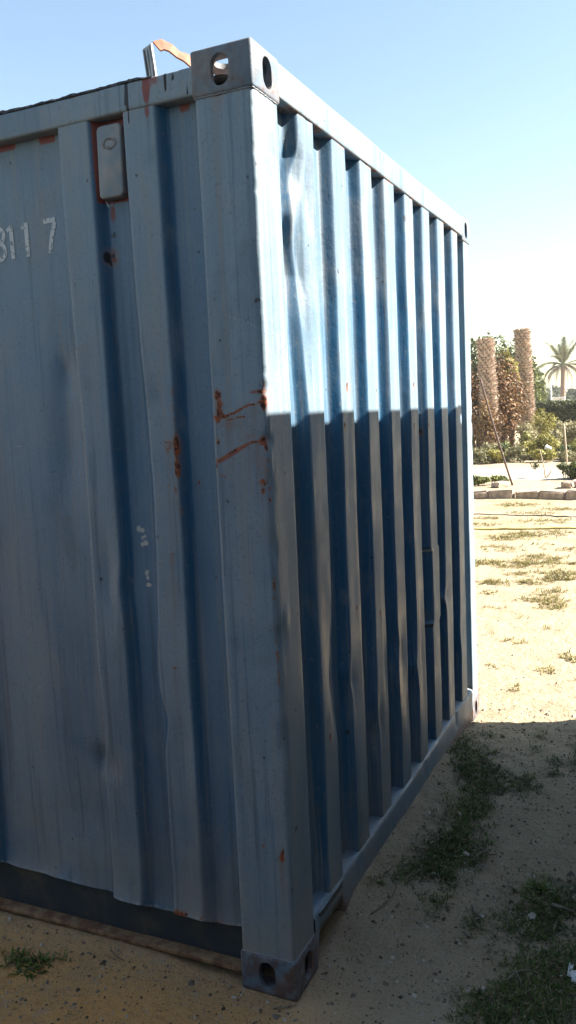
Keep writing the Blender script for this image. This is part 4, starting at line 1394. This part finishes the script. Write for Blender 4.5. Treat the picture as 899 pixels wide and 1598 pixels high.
# ------------------------------------------------------------------ garden behind: leaf clouds
def leaf_quads(P, N, size, rng, asp=.55):
    """leaf shaped faces (rhombus) at points P, roughly facing N"""
    m = len(P)
    N = N + rng.normal(0, .6, (m, 3)); N /= np.linalg.norm(N, axis=1)[:, None] + 1e-9
    a = rng.normal(0, 1, (m, 3)); u = np.cross(N, a); u /= np.linalg.norm(u, axis=1)[:, None] + 1e-9
    v = np.cross(N, u)
    s = rng.uniform(.6, 1.35, (m, 1)) * size
    V = np.stack([P - u * s, P + v * s * asp + N * s * .12, P + u * s, P - v * s * asp + N * s * .12], 1).reshape(-1, 3)
    return V, (np.arange(m)[:, None] * 4 + np.arange(4)[None]).astype(int)


def cloud(n, rad, rng, lumps=10, shell=.55):
    """points in an uneven crown of ellipsoid radii rad, made of lumps; normal outward"""
    c = rng.normal(0, 1, (lumps, 3)); c /= np.linalg.norm(c, axis=1)[:, None]
    c *= rng.uniform(.25, .75, (lumps, 1))
    r = rng.uniform(.28, .55, lumps)
    k = rng.integers(0, lumps, n)
    d = rng.normal(0, 1, (n, 3)); d /= np.linalg.norm(d, axis=1)[:, None]
    rr = r[k] * rng.uniform(shell, 1.08, n)
    p = c[k] + d * rr[:, None]
    return p * np.array(rad), d, k


def bush(name, loc, rad, n, size, mat, label, cat, group=None, seed=0, stems=4, lumps=12, tint0=.5, asp=.55, trunk_h=None):
    rng = np.random.default_rng(seed)
    z0 = float(ground_z(loc[0], loc[1])) if loc[0] < 16 else 0.0
    r0 = empty(name, (loc[0], loc[1], z0))
    tag(r0, label, cat, group)
    p, d, k = cloud(n, rad, rng, lumps)
    zc = loc[2]
    p[:, 2] += zc
    ok = p[:, 2] > .01
    p, d, k = p[ok], d[ok], k[ok]
    V, q = leaf_quads(p, d, size, rng, asp)
    lt = rng.normal(0, .22, lumps)
    tint = np.clip(tint0 + lt[k] + rng.normal(0, .16, len(k)), 0, 1)
    link('foliage', mesh_from('foliage', V, q, {'tint': np.repeat(tint, 4)}, False), mat, r0)
    Vs, qs, cs, off = [], [], [], 0
    for s_ in range(stems):
        a = rng.uniform(0, 6.28); e = rng.uniform(.2, .55)
        top = np.array([math.cos(a) * rad[0] * e, math.sin(a) * rad[1] * e, zc + rad[2] * rng.uniform(-.1, .5)])
        b = np.array([math.cos(a) * .05, math.sin(a) * .05, -.05])
        mid = (b + top) / 2 + rng.normal(0, .06, 3) * rad[2]
        th = .035 * rad[2] + .004
        v, qq, cc = tube_arrays(np.array([b, mid, top]), [th, th * .7, th * .3], 5)
        Vs.append(v); qs.append(qq + off); cs.append(cc + off); off += len(v)
    if stems:
        link('stems', mesh_from('stems', np.concatenate(Vs), [np.concatenate(qs), np.concatenate(cs)]), M['stem'], r0)
    return r0


leaf_litter()

# palm stumps
def palm_stump(loc, hgt, r, lean, label, seed):
    rng = np.random.default_rng(seed)
    r0 = empty('palm_trunk', (loc[0], loc[1], 0))
    tag(r0, label, 'palm trunk', 'cut palm trunks in the garden')
    zz = np.linspace(-.1, hgt, 24)
    pts = np.stack([lean[0] * (zz / hgt) ** 1.5, lean[1] * (zz / hgt) ** 1.5, zz], -1)
    core = tube_mesh('trunk', pts, r * .80 * (1 + .03 * np.sin(zz * 5)), 16)
    link('trunk', core, M['bark'], r0)
    V, F = [], []
    rows = int(hgt / .085)
    per = 11
    for i in range(rows):
        z = .06 + i * (hgt - .10) / rows
        c = np.array([lean[0] * (z / hgt) ** 1.5, lean[1] * (z / hgt) ** 1.5])
        for j in range(per):
            a = 2 * math.pi * (j + .5 * (i % 2) + .13 * i) / per + rng.normal(0, .05)
            rr = r * .78
            w = 2 * math.pi * rr / per * .52
            o_ = r * rng.uniform(.92, 1.14)
            hh = .085 * rng.uniform(.9, 1.5)
            ca, sa = math.cos(a), math.sin(a)
            ta = np.array([-sa, ca, 0]); ra = np.array([ca, sa, 0]); ce = np.array([c[0], c[1], z])
            b = len(V)
            V += list(map(tuple, [ce + ra * rr * .9 - ta * w, ce + ra * rr * .9 + ta * w, ce + ra * o_ + ta * w * .62 + np.array([0, 0, hh]), ce + ra * o_ - ta * w * .62 + np.array([0, 0, hh]),
                                  ce + ra * rr * .9 + np.array([0, 0, hh * .8]) - ta * w * .6, ce + ra * rr * .9 + np.array([0, 0, hh * .8]) + ta * w * .6]))
            F += [(b, b + 1, b + 2, b + 3), (b + 3, b + 2, b + 5, b + 4), (b + 1, b + 5, b + 2, b + 2)[:3] + (b + 2,), (b, b + 3, b + 4, b + 4)]
    q = np.array([f for f in F if len(set(f)) == 4]); t = np.array([[x for n_, x in enumerate(f) if x not in f[:n_]] for f in F if len(set(f)) == 3])
    o = link('leaf_bases', mesh_from('leaf_bases', V, [q, t], None, False), M['boot'], r0)
    o['kind'] = 'stuff'


palm_stump((25.6, 4.52), 3.85, .30, (-.02, .12), 'shorter cut palm trunk half buried in the brown bush beside the container edge', 401)
palm_stump((28.45, 3.78), 4.30, .30, (-.1, .16), 'taller bare cut palm trunk with rough leaf bases standing free', 402)

bush('tall_shrub', (26.9, 4.45, 1.75), (.9, .95, 1.75), 9000, .060, M['bush_red'], 'tall half dry reddish brown shrub between the two palm trunks', 'shrub', seed=411, stems=6, lumps=22)
bush('climbing_shrub', (26.5, 5.15, 1.9), (.6, .60, 1.7), 3800, .060, M['bush_red'], 'reddish dry shrub showing at the container edge left of the shorter trunk', 'shrub', seed=412, stems=4, lumps=14, tint0=.35)
bush('climbing_shrub', (24.95, 4.50, 1.15), (.45, .62, 1.05), 2600, .050, M['bush_red'], 'dry brown creeper covering the middle of the shorter palm trunk', 'shrub', seed=416, stems=4, lumps=12, tint0=.6)
bush('green_shrub', (27.3, 4.22, 2.3), (.5, .42, 1.35), 3600, .060, M['plant_yellow'], 'tall yellow green shrub between the brown shrub and the taller trunk', 'shrub', seed=413, stems=5, lumps=18, tint0=.4)
bush('back_tree', (33.0, 5.9, 2.6), (1.6, 2.0, 2.1), 9000, .095, M['bush_green'], 'dark green tree rising behind the shorter palm trunk', 'tree', seed=414, stems=6, lumps=18, tint0=.4)
bush('back_tree', (36.0, 4.85, 2.1), (1.0, .9, 2.0), 3800, .085, M['bush_green'], 'slim green tree just left of the taller palm trunk', 'tree', seed=415, stems=4, lumps=12, tint0=.5)
# low planting in front of the trunks
lows = [(24.2, 4.35, .25, .5, .45, .35, 'plant_grey', 'low grey green plant at the foot of the shorter palm trunk'),
        (24.4, 3.75, .30, .5, .5, .40, 'bush_green', 'dark low plant right of the shorter palm trunk'),
        (24.6, 3.15, .40, .5, .5, .50, 'plant_yellow', 'yellow green plant in front of the taller palm trunk'),
        (25.4, 3.35, .60, .5, .6, .65, 'plant_grey', 'pale feathery plant at the foot of the taller palm trunk'),
        (24.8, 2.65, .42, .5, .45, .50, 'plant_yellow', 'bright yellow leafy plant left of the white bucket'),
        (26.0, 2.55, .55, .5, .5, .70, 'plant_grey', 'tall pale flowering plant in front of the hedge'),
        (26.4, 1.95, .60, .5, .6, .75, 'plant_grey', 'pale flowering plant near the right edge in front of the hedge'),
        (24.4, 1.95, .25, .4, .5, .32, 'bush_green', 'low green plant right of the white bucket'),
        (25.0, 1.35, .40, .5, .6, .45, 'plant_yellow', 'yellow green plant at the right edge of the bed'),
        (24.9, 5.0, .35, .4, .4, .5, 'plant_yellow', 'low yellowish plant peeping out beside the container edge'),
        (25.8, .7, .45, .5, .6, .5, 'bush_green', 'dark plant just beyond the right edge'),
        (23.2, 3.95, .16, .35, .5, .24, 'plant_yellow', 'low straggly yellow plant in front of the shorter palm trunk'),
        (23.4, 3.25, .20, .35, .5, .28, 'plant_grey', 'low pale plant at the front of the bed, middle'),
        (23.3, 2.55, .20, .35, .45, .28, 'plant_yellow', 'low bright plant at the front of the bed below the bucket'),
        (23.5, 1.85, .18, .35, .45, .26, 'plant_grey', 'low pale plant at the front of the bed near the stake'),
        (27.0, 3.05, .75, .5, .6, .75, 'plant_yellow', 'tall yellow green plant right of the taller palm trunk'),
        (28.0, 2.35, .65, .5, .7, .80, 'plant_grey', 'pale tall plant close to the hedge'),
        (22.9, 4.45, .18, .4, .45, .28, 'plant_grey', 'low pale plant next to the container edge at the bed front'),
        (24.0, 1.45, .30, .4, .5, .40, 'plant_yellow', 'yellow plant right of the stake'),
        (26.6, 1.3, .70, .5, .7, .85, 'plant_grey', 'tall pale plant in front of the hedge at the right edge')]
for i, (x, y, zc, a, b, c_, mt, lb) in enumerate(lows):
    bush('garden_plant', (x, y, zc), (a, b, c_), 1500, .050, M[mt], lb, 'plant', 'low garden plants', seed=430 + i, stems=4, lumps=9, asp=.4)
bush('small_shrub', (17.3, 1.22, .22), (.32, .36, .26), 1300, .040, M['bush_green'], 'rounded small green shrub on the path edge at right', 'shrub', seed=451, stems=5, lumps=8, tint0=.65)
bush('small_shrub', (17.2, .72, .18), (.28, .34, .24), 900, .040, M['plant_yellow'], 'yellowish small shrub at the very right edge of the path', 'shrub', seed=452, stems=4, lumps=7)
bush('ground_plant', (16.0, 2.95, .10), (.22, .40, .14), 1300, .035, M['bush_green'], 'bright green low plant beside the container edge behind the blocks', 'plant', seed=453, stems=3, lumps=9, tint0=.8)
bush('ground_plant', (16.2, 2.50, .12), (.16, .22, .13), 600, .035, M['bush_green'], 'small green plant left of the leaning pole foot', 'plant', seed=454, stems=3, lumps=6, tint0=.8)
# thin sapling
sp0 = empty('sapling', (17.6, 1.72, 0)); tag(sp0, 'thin pale sapling with a single leaf cluster on the path edge', 'sapling')
V, q, c = tube_arrays([(0, 0, -.05), (.0, .03, .25), (0, .08, .48), (0, .12, .66)], [.016, .013, .010, .006], 6)
V2, q2, c2 = tube_arrays([(0, 0, .0), (.0, -.10, .12), (0, -.16, .26)], [.016, .012, .006], 6)
link('stem', mesh_from('stem', np.concatenate([V, V2]), [np.concatenate([q, q2 + len(V)]), np.concatenate([c, c2 + len(V)])]), M['stake'], sp0)
rng_ = np.random.default_rng(5)
p_ = rng_.normal(0, 1, (60, 3)) * np.array([.05, .05, .05]) + np.array([0, .22, .30])
V, q = leaf_quads(p_, rng_.normal(0, 1, (60, 3)), .035, rng_)
link('leaves', mesh_from('leaves', V, q, {'tint': np.repeat(rng_.uniform(0, .5, 60), 4)}, False), M['bush_green'], sp0)

# hedge
def hedge(x0, x1, y0, y1, hgt, n, label):
    rng = np.random.default_rng(461)
    r0 = empty('clipped_hedge', ((x0 + x1) / 2, (y0 + y1) / 2, 0))
    tag(r0, label, 'hedge')
    n1 = n * 6 // 10
    f = np.stack([np.full(n1, x0) + rng.normal(0, .06, n1), rng.uniform(y0, y1, n1), rng.uniform(0, hgt, n1)], -1)
    f[:, 0] += .10 * fbm(f[:, 1] * 1.1, f[:, 2] * 1.4, 462, 3)
    n2 = n - n1
    t = np.stack([rng.uniform(x0, x1, n2), rng.uniform(y0, y1, n2), np.full(n2, hgt) + rng.normal(0, .04, n2)], -1)
    t[:, 2] += .07 * fbm(t[:, 0] * 1.2, t[:, 1] * 1.2, 463, 3)
    P = np.concatenate([f, t]); N = np.concatenate([np.tile([-1., 0, .3], (n1, 1)), np.tile([0., 0, 1.], (n2, 1))])
    e = np.stack([rng.uniform(x0, x1, n // 6), np.full(n // 6, y1) + rng.normal(0, .06, n // 6), rng.uniform(0, hgt, n // 6)], -1)
    P = np.concatenate([P, e]); N = np.concatenate([N, np.tile([0., 1, .2], (len(e), 1))])
    V, q = leaf_quads(P, N, .062, rng)
    V -= np.array([(x0 + x1) / 2, (y0 + y1) / 2, 0])
    tint = np.clip(.45 + .25 * fbm(P[:, 1] * 2, P[:, 2] * 2, 464, 3) + rng.normal(0, .15, len(P)), 0, 1)
    link('foliage', mesh_from('foliage', V, q, {'tint': np.repeat(tint, 4)}, False), M['hedge'], r0)
    bm = bmesh.new(); bm_box(bm, x0 + .15 - (x0 + x1) / 2, (x1 - x0) / 2 - .1, -(y1 - y0) / 2 + .1, (y1 - y0) / 2 - .1, 0, hgt - .12, .1, 2)
    link('inner_core', bm_to_mesh(bm, 'inner_core'), make_simple('hedge_inside', (.010, .012, .006), (.022, .022, .012), 10, .95, 0), r0)  # near-black solid box filling the hedge


hedge(34.0, 35.6, -8.0, 4.6, 1.72, 42000, 'long clipped dark green hedge behind the garden bed')

# far trees, each its own crown
for i, (x, y, rx_, rz_, zc) in enumerate(((97, 13.2, 1.9, 2.1, 2.3), (99, 11.6, 2.0, 1.6, 2.0), (101, 9.6, 2.1, 1.9, 2.1), (104, 7.6, 2.4, 2.0, 2.3), (96, 4.6, 2.6, 2.0, 2.2), (60, 8.3, .9, 1.9, 2.3), (100, 0.0, 3.0, 2.2, 2.3), (108, 17.5, 3.0, 2.4, 2.8))):
    lb = ['grey green far tree just right of the taller palm trunk', 'low far tree left of the date palm trunk', 'rounded far tree behind the date palm trunk', 'far tree right of the date palm trunk at the picture edge',
          'far tree beyond the right picture edge', 'nearer pale green tree touching the taller palm trunk', 'farthest right tree of the distant row', 'far tree hidden behind the palm trunks'][i]
    bush('far_tree', (x, y, zc), (rx_, rx_ * .95, rz_), 2600, .20, M['fartree'], lb, 'tree', 'distant trees', seed=470 + i, stems=3, lumps=12, tint0=.5)


# date palm
def date_palm(loc, hgt, label):
    rng = np.random.default_rng(481)
    r0 = empty('date_palm', loc)
    tag(r0, label, 'palm tree')
    zz = np.linspace(-.2, hgt, 20)
    link('trunk', tube_mesh('trunk', np.stack([.05 * np.sin(zz), .06 * np.sin(zz * .7), zz], -1), np.interp(zz, [0, hgt - .8, hgt], [.27, .21, .28]), 12), M['bark'], r0)

    def frond(az, el, L, droop, dry, k):
        n = 14
        s = np.linspace(0, 1, n)
        ang = el - droop * s ** 1.3
        ds = L / (n - 1)
        hx = np.concatenate([[0], np.cumsum(np.cos(ang[:-1]) * ds)]); hz = np.concatenate([[0], np.cumsum(np.sin(ang[:-1]) * ds)])
        pts = np.stack([np.cos(az) * hx, np.sin(az) * hx, hgt + hz], -1)
        V, q, c = tube_arrays(pts, np.linspace(.035, .008, n), 4)
        m = 70
        t = np.linspace(.14, 1, m)
        bp = np.stack([np.interp(t, s, pts[:, j]) for j in range(3)], -1)
        tg = np.gradient(bp, axis=0); tg /= np.linalg.norm(tg, axis=1)[:, None]
        sd = np.array([-math.sin(az), math.cos(az), 0.])
        upv = np.cross(tg, sd[None])
        LV, LF = [], []
        ll = .55 * np.sin(np.clip(t, .05, .97) * math.pi) ** .6 + .06
        off = len(V)
        for sg in (-1, 1):
            dr = tg * .75 + sg * sd[None] * .62 - np.abs(upv) * 0 + np.array([0, 0, -.28 if dry else -.08])
            dr = dr + rng.normal(0, .10, dr.shape)
            dr /= np.linalg.norm(dr, axis=1)[:, None]
            tip = bp + dr * ll[:, None]
            w = np.array([0, 0, .016])
            b = off + len(LV) if False else off + sum(len(x) for x in LV)
            LV.append(np.stack([bp - w - tg * .02, bp + w + tg * .02, tip], 1).reshape(-1, 3))
            LF.append(b + np.arange(m)[:, None] * 3 + np.array([[0, 1, 2]]))
        V = np.concatenate([V] + LV)
        me = mesh_from('frond', V, [q, np.concatenate(LF), c], {'tint': np.clip(rng.normal(.5, .2) + rng.normal(0, .1, len(V)), 0, 1)}, False)
        link('frond', me, M['frond_dry'] if dry else M['frond'], r0)
    for k in range(9):      # upright heart
        frond(k * 2.4, R(rng.uniform(62, 86)), rng.uniform(2.2, 3.0), rng.uniform(.2, .7), False, k)
    for k in range(10):      # arching
        frond(k * 2.4 + .5, R(rng.uniform(8, 48)), rng.uniform(2.7, 3.3), rng.uniform(.9, 1.5), False, k)
    for k in range(12):      # hanging dead
        frond(k * 2.4 + 1.1, R(rng.uniform(-25, 10)), rng.uniform(2.2, 3.0), rng.uniform(1.3, 1.7), True, k)


date_palm((80.4, 8.64, 0), 5.2, 'date palm with upright green crown and hanging dry fronds above the hedge')

# leaning pole, stake, bucket, white wall and post far behind
pb = np.array((15.9, 2.15, -.02)); pt = np.array((15.9, 2.78, 2.24))
tag(link('leaning_pole', tube_mesh('leaning_pole', [pb + (pt - pb) * f + np.array([0, .02 * math.sin(f * 3.1), 0]) for f in np.linspace(0, 1, 12)], .022, 8), M['pole']), 'thin dark rusty pole leaning left in front of the palm trunk', 'pole')
tag(link('stake', tube_mesh('stake', [(19.5, 1.47, -.05), (19.5, 1.48, .4), (19.5, 1.51, .8), (19.5, 1.53, 1.15)], [.025, .023, .02, .016], 7), M['stake']), 'thin pale wooden stake standing upright near the right edge', 'stake')

bk = empty('bucket', (24.2, 2.47, .32)); tag(bk, 'white plastic bucket tipped on its side among the yellow plants', 'bucket')
prof_b = [(.0, .0), (.10, .0), (.105, .01), (.135, .24), (.142, .245), (.142, .255), (.130, .255), (.098, .012), (.0, .012)]
n = 20; V = [(r_ * math.cos(2 * math.pi * k / n), r_ * math.sin(2 * math.pi * k / n), z_) for r_, z_ in prof_b for k in range(n)]
F = [(i * n + k, i * n + (k + 1) % n, (i + 1) * n + (k + 1) % n, (i + 1) * n + k) for i in range(len(prof_b) - 1) for k in range(n)]
o = link('shell', mesh_from('shell', V, np.array(F)), M['white'], bk)
o.rotation_euler = (R(70), 0, R(160)); bk.scale = (.62, .62, .62)
link('handle', tube_mesh('handle', [(-.03 + .14 * math.cos(a), .02, .02 + .14 * math.sin(a)) for a in np.linspace(0, 3.14, 12)], .004, 5), M['strap_steel'], bk)

ww = empty('white_wall', (63.2, 7.0, 0)); tag(ww, 'low white rendered wall piece behind the hedge beside the palm', 'wall')
bm = bmesh.new(); bm_box(bm, -.12, .12, -.45, .45, 0, 2.1, .01, 1); link('body', bm_to_mesh(bm, 'body'), M['whitewall'], ww)
bm = bmesh.new(); bm_box(bm, -.16, .16, -.48, .48, 2.1, 2.18, .01, 1); link('coping', bm_to_mesh(bm, 'coping'), M['whitewall'], ww)
pp = empty('white_post', (62.7, 7.45, 0)); tag(pp, 'slim white post standing left of the low white wall', 'post')
link('shaft', tube_mesh('shaft', [(0, 0, 0), (0, 0, 1.7), (0, 0, 3.3)], .05, 8), M['whitewall'], pp)
link('cap', tube_mesh('cap', [(0, 0, 3.3), (0, 0, 3.34), (0, 0, 3.40)], [.07, .07, .02], 8), M['whitewall'], pp)

# ------------------------------------------------------------------ dusty air
hz = NT('dusty_air')
hz.t.nodes.remove(hz.b)
pv = hz.n('ShaderNodeVolumePrincipled')
pv.inputs['Color'].default_value = (.95, .95, .93, 1)
pv.inputs['Density'].default_value = 0.0007
pv.inputs['Anisotropy'].default_value = 0.3
hz.t.links.new(pv.outputs[0], hz.out.inputs['Volume'])
bm = bmesh.new(); bm_box(bm, -460, 800, -560, 560, -1.2, 11.6)
hzo = link('haze', bm_to_mesh(bm, 'haze'), hz.m)
tag(hzo, kind='stuff')
